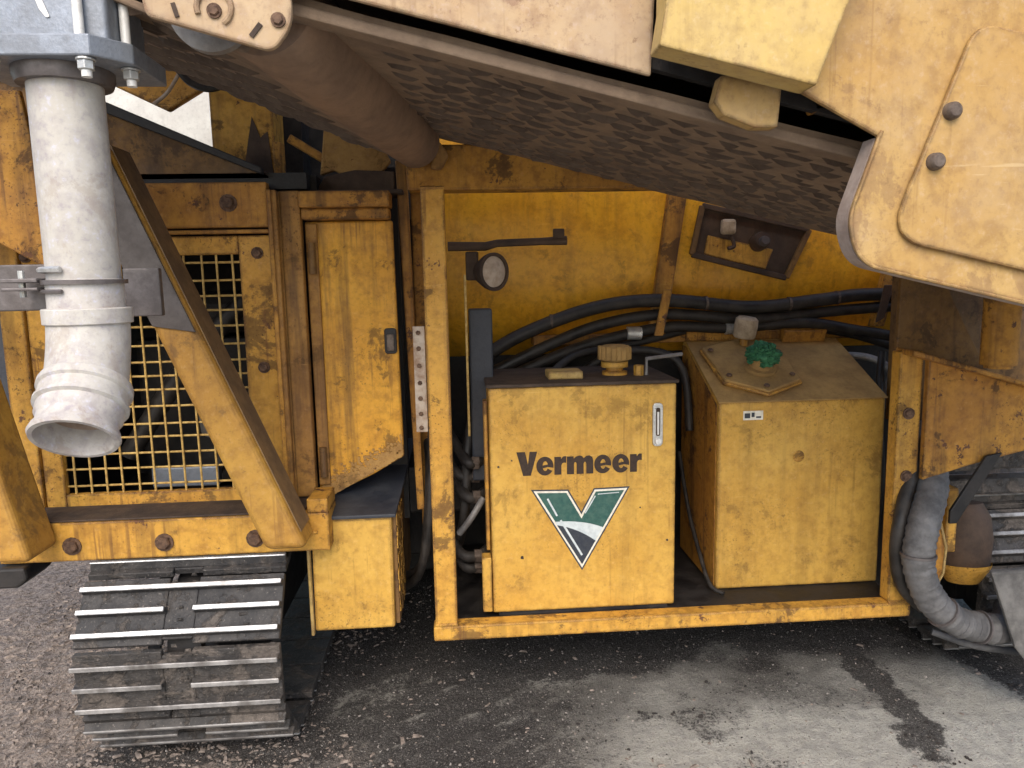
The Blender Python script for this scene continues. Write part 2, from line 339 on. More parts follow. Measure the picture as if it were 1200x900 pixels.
def inset(poly, d):
    k = len(poly); out = []
    area = sum(poly[i][0]*poly[(i+1) % k][1]-poly[(i+1) % k][0]*poly[i][1] for i in range(k)); sg = 1 if area > 0 else -1
    for i in range(k):
        p0, p1, p2 = Vector(poly[i-1]), Vector(poly[i]), Vector(poly[(i+1) % k])
        e1 = (p1-p0).normalized(); e2 = (p2-p1).normalized()
        n1 = Vector((-e1.y, e1.x))*sg; n2 = Vector((-e2.y, e2.x))*sg
        m = (n1+n2); m = m/max(0.15, m.length_squared)*2
        out.append(tuple(p1+m*d))
    return out

def bolt_mb(r=0.017, h=0.012, washer=True, ax=(0, -1, 0)):      # hex head whose base sits on the origin
    b = MB(); a = Vector(ax)
    if washer: b.tube([Vector(), a*0.004], r*1.35, 14)
    b.tube([a*0.004, a*(h*0.75), a*h], [r, r, r*0.82], 6); return b
BOLT = {}
def bolt(w, parent, mat='rustbolt', r=0.017, h=0.013, washer=True, ax=(0, -1, 0)):
    key = (mat, r, h, washer, ax)
    if key not in BOLT:
        BOLT[key] = obj('bolt', bolt_mb(r, h, washer, ax), mat, parent, origin=(0, 0, 0)); o = BOLT[key]; place(o, Vector(w), parent); return o
    return copy_part(BOLT[key], Vector(w), parent)

# ================================================================== GROUND
def soil_and_shade(x, y):
    n1 = noise.fractal(Vector((x*1.3, y*1.3, 4.2)), 1.0, 2.0, 5); n2 = noise.fractal(Vector((x*3.1, y*3.1, 9.0)), 1.0, 2.0, 5)
    sm = lambda a, b, t: max(0.0, min(1.0, (t-a)/(b-a)))
    mulch = sm(-0.35, -0.95, x+0.35*n1)
    pale = sm(0.15, 0.75, x+0.45*n1-0.25*(y-2.3)) * sm(2.72, 2.30, y+0.30*n2)
    pale = max(pale, 0.75*sm(0.02, 0.35, n1)*(1-mulch)*sm(3.0, 2.6, y))
    pale = max(pale, sm(2.05, 1.75, y+0.15*n2)); mulch *= 0.35+0.65*sm(1.5, 1.8, y)  # foreground out of view turned pale to bounce light onto belt and panel
    blk = sm(2.45, 2.80, y+0.22*n2-0.10*max(0, x))*sm(-0.75, -0.5, x)  # black fines, plus shade under the machine painted into the ground
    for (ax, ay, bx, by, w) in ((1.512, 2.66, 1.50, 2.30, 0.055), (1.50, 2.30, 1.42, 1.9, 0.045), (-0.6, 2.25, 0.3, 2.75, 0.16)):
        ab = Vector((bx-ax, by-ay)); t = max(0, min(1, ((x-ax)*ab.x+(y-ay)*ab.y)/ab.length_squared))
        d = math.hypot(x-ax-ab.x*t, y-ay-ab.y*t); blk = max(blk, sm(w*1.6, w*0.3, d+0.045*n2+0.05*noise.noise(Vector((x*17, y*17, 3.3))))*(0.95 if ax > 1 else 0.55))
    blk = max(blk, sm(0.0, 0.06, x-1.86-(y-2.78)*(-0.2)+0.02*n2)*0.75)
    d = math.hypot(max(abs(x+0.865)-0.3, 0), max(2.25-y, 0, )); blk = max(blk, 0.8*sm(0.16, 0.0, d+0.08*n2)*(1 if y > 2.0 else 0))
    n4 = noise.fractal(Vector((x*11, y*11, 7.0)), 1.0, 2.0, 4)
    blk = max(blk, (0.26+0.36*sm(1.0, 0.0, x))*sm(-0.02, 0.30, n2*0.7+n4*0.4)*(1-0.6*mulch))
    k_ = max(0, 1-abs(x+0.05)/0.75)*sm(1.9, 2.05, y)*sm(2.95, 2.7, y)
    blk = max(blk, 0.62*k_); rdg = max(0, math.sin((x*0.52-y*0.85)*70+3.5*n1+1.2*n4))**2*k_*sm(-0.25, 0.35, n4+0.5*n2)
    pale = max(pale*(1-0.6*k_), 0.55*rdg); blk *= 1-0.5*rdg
    blk *= 0.15+0.85*sm(1.65, 1.95, y)  # black kept off the unseen foreground so it bounces more light
    return pale, blk, mulch
def gheight(x, y):
    n2 = noise.fractal(Vector((x*4.0, y*4.0, 1.0)), 1.0, 2.0, 4); n3 = noise.noise(Vector((x*22, y*22, 5.0)))
    p, b, m = soil_and_shade(x, y)
    z = 0.006*n2 + 0.003*n3 + 0.014*m*noise.noise(Vector((x*9, y*26, 2)))+0.008*m*noise.noise(Vector((x*31, y*47, 6)))
    n1 = noise.fractal(Vector((x*1.3, y*1.3, 4.2)), 1.0, 2.0, 5); n4 = noise.fractal(Vector((x*11, y*11, 7.0)), 1.0, 2.0, 4); sl = (x*0.52-y*0.85)                                           # old tread bars pressed in the dirt left of centre
    k = max(0, 1-abs(x+0.05)/0.8)*max(0, 1-abs(y-2.35)/0.6)
    z += 0.006*k*max(0, math.sin(sl*70+3.5*n1+1.2*n4))**2 + 0.004*n4*(0.3+m+k)
    if x > 1.84-(y-2.78)*0.2: z -= 0.02
    return z
def axis_coords(lo, hi, step, far):
    c = []; x = lo
    while x <= hi: c.append(x); x += step
    s = step; x = hi
    while x < far: s *= 1.45; x += s; c.append(x)
    s = step; x = lo; pre = []
    while x > -far: s *= 1.45; x -= s; pre.append(x)
    return pre[::-1]+c
gx = axis_coords(-2.2, 2.3, 0.017, 120); gy = axis_coords(1.4, 4.2, 0.017, 120)
gv = []; gc = []
for y in gy:
    for x in gx:
        near = -2.4 < x < 2.5 and 1.2 < y < 4.4
        gv.append((x, y, gheight(x, y) if near else -0.004)); gc.append(soil_and_shade(x, y))
nx = len(gx); gf = [(j*nx+i, j*nx+i+1, (j+1)*nx+i+1, (j+1)*nx+i) for j in range(len(gy)-1) for i in range(nx-1)]
me = bpy.data.meshes.new('ground'); me.from_pydata(gv, [], gf); me.materials.append(M['ground'])
at = me.color_attributes.new('soil_and_shade', 'FLOAT_COLOR', 'POINT')
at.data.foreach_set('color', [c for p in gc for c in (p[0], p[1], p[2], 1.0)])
me.polygons.foreach_set('use_smooth', [True]*len(me.polygons))
ground = bpy.data.objects.new('ground', me); COL.objects.link(ground); ground['kind'] = 'structure'; ORG['ground'] = Vector()
ground['label'] = 'packed grey dirt yard with mulch, black fines and painted shade'

def scatter(name, mat, n, size, where, flat=0.6, label='', cat='', longer=1.0):
    b = MB(); c = 0; tries = 0
    while c < n and tries < n*30:
        tries += 1
        x = random.uniform(-2.1, 2.1); y = 1.9+2.2*random.random()**1.5
        if random.random() > where(x, y): continue
        s = size*random.uniform(0.4, 1.5)*(0.6+random.random()**3); z = gheight(x, y); a = random.uniform(0, 6.28)
        ca, sa = math.cos(a), math.sin(a); L = s*random.uniform(1, longer)
        pts = []
        for (px, py, pz) in ((-1, -.7, 0), (1, -.8, 0), (.9, .8, 0), (-.8, .9, 0), (-.6, -.4, 1), (.6, -.5, .9), (.5, .5, 1), (-.5, .5, .8)):
            px = px*L*random.uniform(.7, 1.2); py = py*s*random.uniform(.7, 1.2)*0.8; pz = (pz*random.uniform(.6, 1.2)-0.15)*s*flat*1.6
            pts.append((x+px*ca-py*sa, y+px*sa+py*ca, z+pz))
        b.add(pts, [(0, 3, 2, 1), (4, 5, 6, 7), (0, 1, 5, 4), (1, 2, 6, 5), (2, 3, 7, 6), (3, 0, 4, 7)]); c += 1
    o = obj(name, b, mat, None, origin=(0, 0, 0)); o['kind'] = 'stuff'; o['label'] = label; o['category'] = cat; return o
scatter('dirt_clods', 'clod', 9000, 0.0040, lambda x, y: soil_and_shade(x, y)[1]**1.3, 0.6, 'black wood fines and dirt clods lying on the ground', 'dirt')
scatter('wood_chips', 'chip', 10000, 0.0060, lambda x, y: 0.006+0.95*soil_and_shade(x, y)[2]+0.05*soil_and_shade(x, y)[1], 0.5, 'weathered brown wood chips strewn beside the track', 'wood chips', 2.2)
scatter('gravel', 'stone', 9000, 0.0024, lambda x, y: 0.25+0.5*soil_and_shade(x, y)[2]+0.3*soil_and_shade(x, y)[1], 0.7, 'small pale stones scattered over the dirt', 'gravel')

# ================================================================== GRINDER
G = thing('tracked_grinder', (0.4, 2.6, 0), 'dirty yellow tracked wood grinder with two tanks, grille and diagonal brace', 'grinder')

# ---- crawler tracks
TR, TZ, TY0, TY1 = 0.318, 0.347, 2.462, 4.35
def shoe_mesh(pad, edge, name):
    b = MB(); W = 0.30; L = 0.098                                     # local: x across, y along travel, z outward
    b.box(-W, -0.045, -L, L, -0.022, 0.0); b.box(0.045, W, -L, L, -0.022, 0.0)
    b.box(-0.044, 0.044, -L+0.014, L-0.014, -0.022, -0.001)             # bridge between two notches
    for yy, full in ((-0.068, True), (0.0, False), (0.068, True)):
        for (a, c) in (((-W, W),) if full else ((-W, -0.04), (0.04, W))):
            b.add([(a, yy-.011, 0), (c, yy-.011, 0), (c, yy+.011, 0), (a, yy+.011, 0), (a+.003, yy-.0055, .024), (c-.003, yy-.0055, .024), (c-.003, yy+.0055, .024), (a+.003, yy+.0055, .024)],
                  [(0, 3, 2, 1), (0, 1, 5, 4), (1, 2, 6, 5), (2, 3, 7, 6), (3, 0, 4, 7)], 0)
            b.box(a+.002, c-.002, yy-.0075, yy+.0075, .0235, .029, 1)
    o = obj(name, b, [pad, edge], None, origin=(0, 0, 0), bevel=0.002, seg=1); return o
def build_track(xc, label, dy=0.0, polished=True):
    t = obj('crawler_track', MB().prism([(xc-0.1, 0.12), (xc+0.1, 0.12), (xc+0.1, 0.55), (xc-0.1, 0.55)], 2.55, 4.3), 'dark', G, label=label)
    d = MB(); d.lathe([(0.05, -0.06), (0.24, -0.06), (0.27, -0.05), (0.27, 0.05), (0.24, 0.06), (0.05, 0.06)], (xc, TY0, TZ), (1, 0, 0), 32); obj('idler', d, 'dark', t, smooth=True)
    for s in (-1, 1):
        b = MB(); b.tube([(xc+s*0.085, TY0-(TR-0.045)*math.cos(a), TZ+(TR-0.045)*math.sin(a)) for a in [R(-90+15*i) for i in range(13)]]+[(xc+s*0.085, TY1, TZ+TR-0.045)], 0.02, 6); obj('chain', b, 'dark', t, smooth=True)
    spots = []
    for k, a in enumerate((-79, -41, -3, 35, 73)): spots.append((TY0-TR*math.cos(R(a)), TZ+TR*math.sin(R(a)), R(a), a > 20 and polished))
    for i in range(9):
        y = TY0+0.165+0.207*i; spots.append((y, TZ+TR, R(90), False)); spots.append((y, TZ-TR, R(-90), False))
    for (y, z, a, pol) in spots:
        src = SHOE_P if pol else SHOE_M
        o = src.copy(); COL.objects.link(o); place(o, Vector((xc, y, z)), t)
        nrm = Vector((0, -math.cos(a), math.sin(a))); tg = Vector((0, math.sin(a), math.cos(a))); xx = Vector((-1, 0, 0)) if False else tg.cross(nrm)
        o.rotation_euler = Matrix((xx, tg, nrm)).transposed().to_euler()
    t.location.y += dy
    return t
def caked_mud(track, xc):
    b = MB()
    for i in range(700):
        a = R(random.choice((random.uniform(-75, 5), random.uniform(-75, 90)))); x = xc+random.uniform(-0.29, 0.29)
        rr = TR+random.uniform(-0.006, 0.004); s = random.uniform(0.002, 0.0055)
        y, z = TY0-rr*math.cos(a), TZ+rr*math.sin(a); tv = Vector((0, math.sin(a), math.cos(a))); nv_ = Vector((0, -math.cos(a), math.sin(a))); c = Vector((x, y, z)); xv = Vector((1, 0, 0))
        L = s*random.uniform(1, 2.6); p = [c+xv*(-L*random.uniform(.7, 1.2))+tv*(-s), c+xv*L-tv*s*random.uniform(.5, 1.2), c+xv*L*random.uniform(.6, 1.1)+tv*s, c-xv*L+tv*s*random.uniform(.6, 1.2)]
        b.add(p+[q*0.45+c*0.55+nv_*s*random.uniform(.6, 1.1) for q in p], [(0, 3, 2, 1), (4, 5, 6, 7), (0, 1, 5, 4), (1, 2, 6, 5), (2, 3, 7, 6), (3, 0, 4, 7)])
    obj('caked_mud', b, 'mudpad', track, kind='stuff')
SHOE_P = shoe_mesh('pad', 'worn', 'shoe'); SHOE_M = shoe_mesh('mudpad', 'mudworn', 'shoe')
caked_mud(build_track(-0.865, 'black crawler track with polished bars under the grille'), -0.865)
build_track(2.17, 'grey dusty crawler track at the right edge', 0.30, False)
for o in (SHOE_P, SHOE_M): bpy.data.objects.remove(o)

# ---- dark chassis and engine bay behind everything
obj('chassis', MB().box(-0.42, 2.6, 3.18, 7.5, 0.30, 1.9), 'dark', G, 0.01)
obj('cross_member', MB().box(-0.46, 0.3, 2.77, 3.17, 0.62, 0.80), 'dark', G, 0.01)
obj('belly_light_block', MB().box(-0.52, 1.75, 3.5, 7.0, 0.10, 0.298), 'dark', G, 0.01)  # added to block light coming from behind, underneath the machine
bay = obj('engine_bay', MB().box(-1.40, -0.45, 3.25, 3.3, 0.66, 1.85).box(-1.42, -1.40, 2.47, 3.3, 0.66, 1.85).box(-0.47, -0.45, 2.53, 3.3, 0.8, 1.85).box(-1.40, -0.47, 2.47, 3.25, 0.66, 0.70).box(-1.40, -0.47, 2.47, 3.25, 1.80, 1.85), 'dark', G)
b = MB(); b.tube(spline([(-1.2, 2.7, 0.9), (-1.0, 2.75, 1.2), (-0.85, 2.7, 1.35), (-0.7, 2.75, 1.5)]), 0.035, 10); b.tube(spline([(-0.9, 2.65, 0.8), (-0.8, 2.7, 1.0), (-0.72, 2.7, 1.2), (-0.75, 2.8, 1.5)]), 0.02, 8)
obj('engine_hose', b, 'rubber', bay, smooth=True)
obj('oil_filter', MB().lathe([(0.0, 0), (0.06, 0), (0.065, .01), (0.065, .17), (0.05, .19), (0, .19)], (-0.92, 2.85, 0.95), (0, -0.2, 1)), 'alu2', bay, smooth=True)
obj('silver_bracket', MB().box(-1.09, -0.86, 2.62, 2.66, 0.80, 0.87), 'alu', bay, 0.005)
obj('silver_bracket', MB().box(-0.79, -0.75, 2.56, 2.6, 1.02, 1.16), 'alu', bay, 0.005)
obj('engine_block', MB().box(-1.25, -0.6, 2.95, 3.2, 0.72, 1.3).cyl((-1.1, 2.95, 1.4), (-0.7, 2.95, 1.4), 0.08), 'dark', bay, 0.02)

# ---- grille with frame and wires
g = obj('grille', MB().box(-1.352, -1.290, 2.44, 2.47, 0.775, 1.655).box(-0.688, -0.585, 2.44, 2.47, 0.775, 1.655).box(-1.29, -0.688, 2.4405, 2.4695, 0.775, 0.835).box(-1.29, -0.688, 2.4405, 2.4695, 1.597, 1.655), 'frame', G, 0.004)
vm = obj('wire', MB().cyl((0, 0, 0.825), (0, 0, 1.607), 0.0036, 8), 'wire', g, smooth=True, origin=(0, 0, 0.825)); hm = None
nv = 12
for i in range(nv):
    x = -1.29+0.602*(i+0.55)/nv
    if i == 0: place(vm, Vector((x, 2.452, 0.825)), g)
    else: copy_part(vm, Vector((x+random.uniform(-.002, .002), 2.452, 0.825)), g)
for i in range(15):
    z = 0.835+0.762*(i+0.5)/15
    if hm is None:
        hm = obj('wire', MB().cyl((-1.298, 0, 0), (-0.68, 0, 0), 0.0036, 8), 'wire', g, smooth=True, origin=(0, 0, 0)); place(hm, Vector((0, 2.4595, z)), g)
    else: copy_part(hm, Vector((0, 2.4595, z+random.uniform(-.002, .002))), g)
for p in ((-0.630, 1.60), (-0.632, 1.235), (-1.335, 1.60), (-0.64, 0.90)): bolt((p[0], 2.44, p[1]), g, 'rustbolt', 0.014, 0.012)
obj('frame_strip', MB().box(-1.43, -1.358, 2.435, 2.47, 0.70, 1.72), 'frame', G, 0.004)
obj('side_cover', MB().box(-2.2, -1.45, 2.62, 2.66, 0.95, 1.9), 'bluegrey', G, 0.01, label='blue-grey sheet cover at the far left edge')
tb = obj('top_bar', MB().box(-1.40, -0.582, 2.41, 2.45, 1.678, 1.815), 'grimy', G, 0.004)
bolt((-0.985, 2.41, 1.752), tb, 'rustbolt', 0.024, 0.018); bolt((-0.70, 2.41, 1.752), tb, 'rustbolt', 0.02, 0.016)
obj('trim_lip', MB().box(-1.05, -0.586, 2.418, 2.44, 1.660, 1.672), 'grimy', G, 0.002)

# ---- lower beam carrying the grille, with its bolts
lb = obj('lower_beam', MB().box(-1.42, -0.425, 2.28, 2.42, 0.668, 0.79).box(-0.49, -0.4255, 2.2805, 2.42, 0.79, 0.835), 'frame', G, 0.004)
obj('dirt_ledge', MB().box(-1.40, -0.5, 2.285, 2.44, 0.791, 0.797), 'lid2', lb, 0.002)
for x in (-1.203, -0.928, -0.652): bolt((x, 2.28, 0.717), lb, 'rustbolt', 0.021, 0.017)
obj('skid_foot', MB().prism([(-1.46, 0.60), (-1.36, 0.60), (-1.33, 0.625), (-1.335, 0.664), (-1.46, 0.664)], 2.25, 2.4), 'dark', G, 0.008)

# ---- braces (box section)
def bar(p0, p1, w, y0, y1, flat=False):
    a, b_ = Vector(p0), Vector(p1); t = (b_-a).normalized(); n = Vector((-t.y, t.x))*w*0.5
    e1, e2 = b_+n, b_-n
    if flat: e1 = e1+t*((b_.y-e1.y)/t.y); e2 = e2+t*((b_.y-e2.y)/t.y)
    return MB().prism([tuple(a+n), tuple(e1), tuple(e2), tuple(a-n)], y0, y1)
br = obj('diagonal_brace', bar((-0.98, 1.86), (-0.525, 0.727), 0.112, 2.13, 2.275, True), 'brace', G, 0.022, seg=4, label='diagonal yellow box brace crossing the grille')
ba, bb = Vector((-0.98, 1.86)), Vector((-0.520, 0.712)); bt = (bb-ba).normalized(); bn = Vector((-bt.y, bt.x)); bn = bn if bn.x > 0 else -bn
pa, pb = ba+bn*0.0565, bb+bn*0.0565
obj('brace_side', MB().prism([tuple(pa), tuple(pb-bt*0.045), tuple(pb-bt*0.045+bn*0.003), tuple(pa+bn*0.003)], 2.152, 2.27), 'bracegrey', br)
pm = ba+bt*0.515; obj('brace_sleeve', MB().prism([tuple(ba-bn*0.05), tuple(ba+bn*0.05), tuple(pm+bn*0.05+bt*0.03), tuple(pm-bn*0.05-bt*0.03)], 2.122, 2.1295), 'sleeve', br, 0.002)
obj('diagonal_brace', bar((-1.57, 2.09), (-1.28, 0.728), 0.088, 2.11, 2.275, True), 'brace', G, 0.02, seg=4, label='yellow brace leg at the far left')
obj('brace_plate', MB().prism([(-1.6, 2.05), (-1.20, 2.05), (-1.14, 1.60), (-1.18, 1.56), (-1.50, 1.75), (-1.6, 1.75)], 2.25, 2.27), 'grimy', G, 0.004)

# ---- angle post, lintel, door, strip
ap = obj('angle_post', MB().box(-0.578, -0.552, 2.40, 2.47, 0.80, 1.79).box(-0.552, -0.488, 2.43, 2.47, 0.80, 1.79), 'stain', G, 0.006)
obj('edge_bead', MB().box(-0.580, -0.566, 2.392, 2.399, 0.82, 1.79), 'grimy', ap, 0.002)
obj('lintel', MB().box(-0.486, -0.205, 2.40, 2.50, 1.735, 1.785).box(-0.486, -0.21, 2.43, 2.5, 1.70, 1.735), 'grimy', G, 0.006)
dr = obj('access_door', MB().prism([(-0.484, 1.698), (-0.205, 1.698), (-0.198, 0.915), (-0.30, 0.858), (-0.484, 0.772)], 2.475, 2.50), 'door', G, 0.006)
obj('hinge_strip', MB().box(-0.482, -0.445, 2.462, 2.474, 0.83, 1.69), 'stain', dr, 0.004)
obj('hinge', MB().cyl((-0.463, 2.455, 1.53), (-0.463, 2.455, 1.63), 0.012), 'brown', dr, smooth=True)
obj('hinge', MB().cyl((-0.463, 2.455, 0.86), (-0.463, 2.455, 0.96), 0.012), 'brown', dr, smooth=True)
la = obj('latch', MB().prism(round_poly([(-0.246, 1.265), (-0.206, 1.265), (-0.206, 1.350), (-0.246, 1.350)], 0.012), 2.466, 2.476), 'dark', dr, 0.003)
obj('latch_paddle', MB().prism(round_poly([(-0.238, 1.275), (-0.214, 1.275), (-0.214, 1.330), (-0.238, 1.330)], 0.006), 2.460, 2.4655), 'steel', dr, 0.002)
db = MB()
for i in range(1500):                                                  # crust of sawdust along the door's lower edge
    t = random.random(); x = -0.478+0.275*t; z = 0.776+0.142*t+abs(random.gauss(0, 0.028)); s = random.uniform(0.0015, 0.0045)
    db.box(x-s, x+s, 2.4735-s*0.6, 2.476, z-s, z+s*0.8)
obj('sawdust_crust', db, 'dustdrip', dr, kind='stuff')
obj('jamb_strip', MB().ext([(-0.195, 2.56, 1.90), (-0.160, 2.56, 1.90), (-0.140, 2.56, 0.70), (-0.166, 2.56, 0.70)], (0, 0.05, 0)), 'grimy', G, 0.004)
obj('jamb_strip', MB().box(-0.155, -0.118, 2.66, 2.72, 0.60, 1.88), 'grimy', G, 0.004)
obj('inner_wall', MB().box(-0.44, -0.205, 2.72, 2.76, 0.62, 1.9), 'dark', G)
for i, (x, z0, z1) in enumerate(((-0.125, 0.5, 1.3), (-0.14, 0.45, 1.0))):
    obj('hose', MB().tube(spline([(x, 2.75, z1), (x+0.02, 2.6, (z0+z1)/2+0.1), (x-0.015, 2.55, z0+0.05), (x-0.1, 2.7, z0-0.1)]), 0.016, 10), 'rubber', G, smooth=True)

# ---- tool box below the door
tbx = obj('tool_box', MB().prism([(-0.500, 0.366), (-0.240, 0.366), (-0.236, 0.745), (-0.495, 0.745)], 2.35, 2.95), 'tank', G, 0.006, label='small yellow box with dark top beside the track')
obj('box_lid', MB().ext([(-0.505, 2.335, 0.747), (-0.222, 2.335, 0.747), (-0.19, 2.98, 0.86), (-0.50, 2.98, 0.86)], (0, 0, 0.012)), 'bluegrey', tbx, 0.003)
obj('box_flange', MB().box(-0.512, -0.502, 2.34, 2.36, 0.355, 0.668), 'paleyellow', tbx, 0.002)
obj('box_side', MB().box(-0.2385, -0.224, 2.37, 2.95, 0.37, 0.742), 'brown', tbx, 0.003)
sp = MB()
for i in range(160):
    y = random.uniform(2.37, 2.6); z = random.uniform(0.39, 0.74); s = random.uniform(0.004, 0.012); sp.box(-0.224, -0.221, y-s, y+s, z-s*1.4, z+s*1.4)
obj('peeling_paint', sp, 'frame', tbx, kind='stuff')

# ---- platform frame
obj('front_post', MB().box(-0.106, -0.033, 2.345, 2.405, 0.366, 1.785), 'frame', G, 0.005)
obj('base_rail', MB().box(-0.113, 1.536, 2.34, 2.40, 0.312, 0.364), 'frame', G, 0.006)
rp = obj('right_post', MB().box(1.455, 1.535, 2.345, 2.40, 0.366, 1.238), 'frame', G, 0.005)
for p in ((1.492, 1.03), (1.495, 0.815)): bolt((p[0], 2.345, p[1]), rp, 'rustbolt', 0.015, 0.01)
obj('platform_floor', MB().box(-0.10, 1.53, 2.402, 3.14, 0.318, 0.350), 'dark', G, 0.004)
obj('top_beam', MB().box(-0.15, 1.3, 2.45, 2.55, 1.788, 1.93), 'grimy', G, 0.006)
def weld(pts, r=0.006, parent=G, mat='frame'):
    P_ = []
    for a, c in zip(pts, pts[1:]):
        a, c = Vector(a), Vector(c); n_ = max(2, int((c-a).length/0.006)); P_ += [a+(c-a)*i/n_ for i in range(n_)]
    P_.append(Vector(pts[-1])); return obj('weld_bead', MB().tube(P_, [r*random.uniform(.7, 1.15) for _ in P_], 6), mat, parent, smooth=True)
weld([(-0.106, 2.344, 0.367), (-0.033, 2.344, 0.367)]); weld([(1.455, 2.344, 0.367), (1.535, 2.344, 0.367)])
weld([(-0.106, 2.346, 1.784), (-0.033, 2.346, 1.784)]); weld([(-0.552, 2.426, 0.81), (-0.552, 2.426, 1.78)], 0.004, G, 'stain')
weld([(-0.575, 2.276, 0.792), (-0.575, 2.276, 0.73), (-0.46, 2.276, 0.73)], 0.006)
weld([(1.455, 2.368, 1.246), (1.78, 2.368, 1.155)], 0.006, G, 'grimy')
ps = obj('slotted_strap', MB().box(-0.146, -0.1085, 2.36, 2.37, 1.02, 1.36), 'strap', G, 0.002)
for z in (1.34, 1.29, 1.235, 1.18, 1.13, 1.08, 1.035): bolt((-0.129, 2.36, z), ps, 'rustbolt', 0.008, 0.006, False)

# ---- curved body panel of the mill housing
prof = [(3.03, 2.15), (3.0, 1.95), (2.985, 1.80), (2.98, 1.68), (2.982, 1.58), (2.992, 1.49), (3.01, 1.41), (3.035, 1.34), (3.07, 1.275), (3.115, 1.22), (3.17, 1.18)]
def sheet(x0, x1, prof, th):
    b = MB(); n = len(prof)
    b.ext([(x0, y, z) for y, z in prof]+[(x0, y+th, z+0.004) for y, z in reversed(prof)], (x1-x0, 0, 0)); return b
bp = obj('body_panel', sheet(-0.115, 0.858, prof, 0.03), 'panel', G, smooth=True)
obj('panel_sheet', sheet(0.861, 1.78, prof, 0.03), 'panel', bp, smooth=True)
obj('panel_sheet', sheet(1.783, 2.9, prof, 0.03), 'panel', bp, smooth=True)
obj('panel_rib', MB().ext([(0.85, 2.94, 1.90), (0.925, 2.94, 1.90), (0.83, 2.94, 1.27), (0.762, 2.94, 1.27)], (0, 0.04, 0)), 'grimy', bp, 0.004)
obj('panel_rib', MB().ext([(1.745, 2.93, 1.55), (1.81, 2.93, 1.55), (1.74, 2.93, 1.28), (1.69, 2.93, 1.28)], (0, 0.04, 0)), 'grimy', bp, 0.004)
obj('lower_shelf', MB().box(0.30, 1.75, 3.0, 3.12, 1.23, 1.27), 'grimy', G, 0.004)
# recessed hatch with fittings
hp = [(0.975, 1.775), (1.415, 1.675), (1.325, 1.485), (0.935, 1.585)]
hatch = obj('hatch', MB().prism(hp, 2.955, 2.984), 'oldbrown', G, 0.006, label='dark dirty hatch plate with fittings on the yellow panel')
for i in range(4):
    a, c = hp[i], hp[(i+1) % 4]; obj('hatch_rim', bar(a, c, 0.022, 2.935, 2.954), 'brown' if i % 2 else 'oldbrown', hatch, 0.004)
obj('hatch_plate', MB().prism([(1.0, 1.66), (1.27, 1.60), (1.24, 1.52), (0.985, 1.585)], 2.945, 2.9545), 'frame', hatch, 0.004)
obj('hatch_knob', MB().lathe([(0, -.06), (.03, -.06), (.035, -.045), (.035, 0), (0, 0)], (1.205, 2.95, 1.625), (0, 1, -0.2)), 'oldbrown', hatch, smooth=True)
obj('hatch_button', MB().lathe([(0, -.018), (.016, -.018), (.02, -.006), (.02, 0.01)], (1.205, 2.885, 1.63), (0, 1, -0.2)), 'clamp', hatch, smooth=True)
obj('hatch_fitting', MB().box(1.045, 1.105, 2.91, 2.944, 1.66, 1.72), 'cap', hatch, 0.012)
obj('hatch_hook', MB().tube(spline([(1.09, 2.93, 1.65), (1.10, 2.925, 1.615), (1.075, 2.925, 1.605)]), 0.008, 8), 'oldbrown', hatch, smooth=True)

# ---- lamp on its bar
lamp = obj('work_lamp', MB().lathe([(0.012, .05), (0.035, .05), (0.05, .02), (0.062, -0.005), (0.066, -0.02), (0.066, -0.028), (0.055, -0.028), (0.055, -0.02)], (0.112, 2.61, 1.528), (-0.62, 0.78, 0)), 'oldbrown', G, smooth=True, label='small round work lamp with dusty lens')
obj('lamp_lens', MB().lathe([(0, -0.032), (0.03, -0.030), (0.054, -0.022)], (0.112, 2.61, 1.528), (-0.62, 0.78, 0)), 'lens', lamp, smooth=True)
obj('lamp_bar', MB().tube([(-0.03, 2.62, 1.618), (0.10, 2.62, 1.616), (0.14, 2.62, 1.626), (0.30, 2.62, 1.630), (0.385, 2.62, 1.632)], [.016, .015, .013, .013, .016], 8), 'oldbrown', lamp, smooth=True)
obj('lamp_bar_tab', MB().box(0.335, 0.375, 2.60, 2.612, 1.64, 1.672), 'oldbrown', lamp, 0.004)
obj('lamp_bracket', MB().box(0.03, 0.075, 2.62, 2.65, 1.50, 1.60), 'oldbrown', lamp, 0.006)
obj('duct_panel', MB().box(0.035, 0.118, 2.62, 2.70, 0.78, 1.40), 'bluegrey', G, 0.006, label='dark grey duct panel behind the front post')
obj('angle_strip', MB().box(0.022, 0.030, 2.60, 2.66, 0.95, 1.52), 'wire', G, 0.001)

# ---- hydraulic tank with lettering and emblem
T1 = obj('hydraulic_tank', MB().box(0.090, 0.723, 2.42, 2.86, 0.365, 1.146), 'tank', G, 0.007, seg=3, label='flat-fronted yellow tank with lettering and green emblem')
obj('tank_lid', MB().box(0.083, 0.730, 2.414, 2.868, 1.1465, 1.158), 'lid2', T1, 0.003)
obj('tank_foot', MB().box(0.11, 0.70, 2.43, 2.8, 0.351, 0.3645), 'dark', T1)
obj('tank_bracket', MB().box(0.055, 0.087, 2.415, 2.47, 0.372, 0.565), 'tank', T1, 0.003)
obj('edge_strip', MB().box(0.073, 0.086, 2.45, 2.50, 0.58, 1.10), 'frame', T1, 0.003)
fc = obj('filler_neck', MB().lathe([(0.045, 0), (0.045, .012), (.03, .014), (.03, .05), (.042, .05)], (0.55, 2.6, 1.158), (0, 0, 1)), 'frame', T1, smooth=True)
cb = MB(); 
for i in range(17):
    a = 2*math.pi*i/17; cb.box(0.55+0.05*math.cos(a)-.009, 0.55+0.05*math.cos(a)+.009, 2.6+0.05*math.sin(a)-.009, 2.6+0.05*math.sin(a)+.009, 1.212, 1.258+random.uniform(-.004, .004))
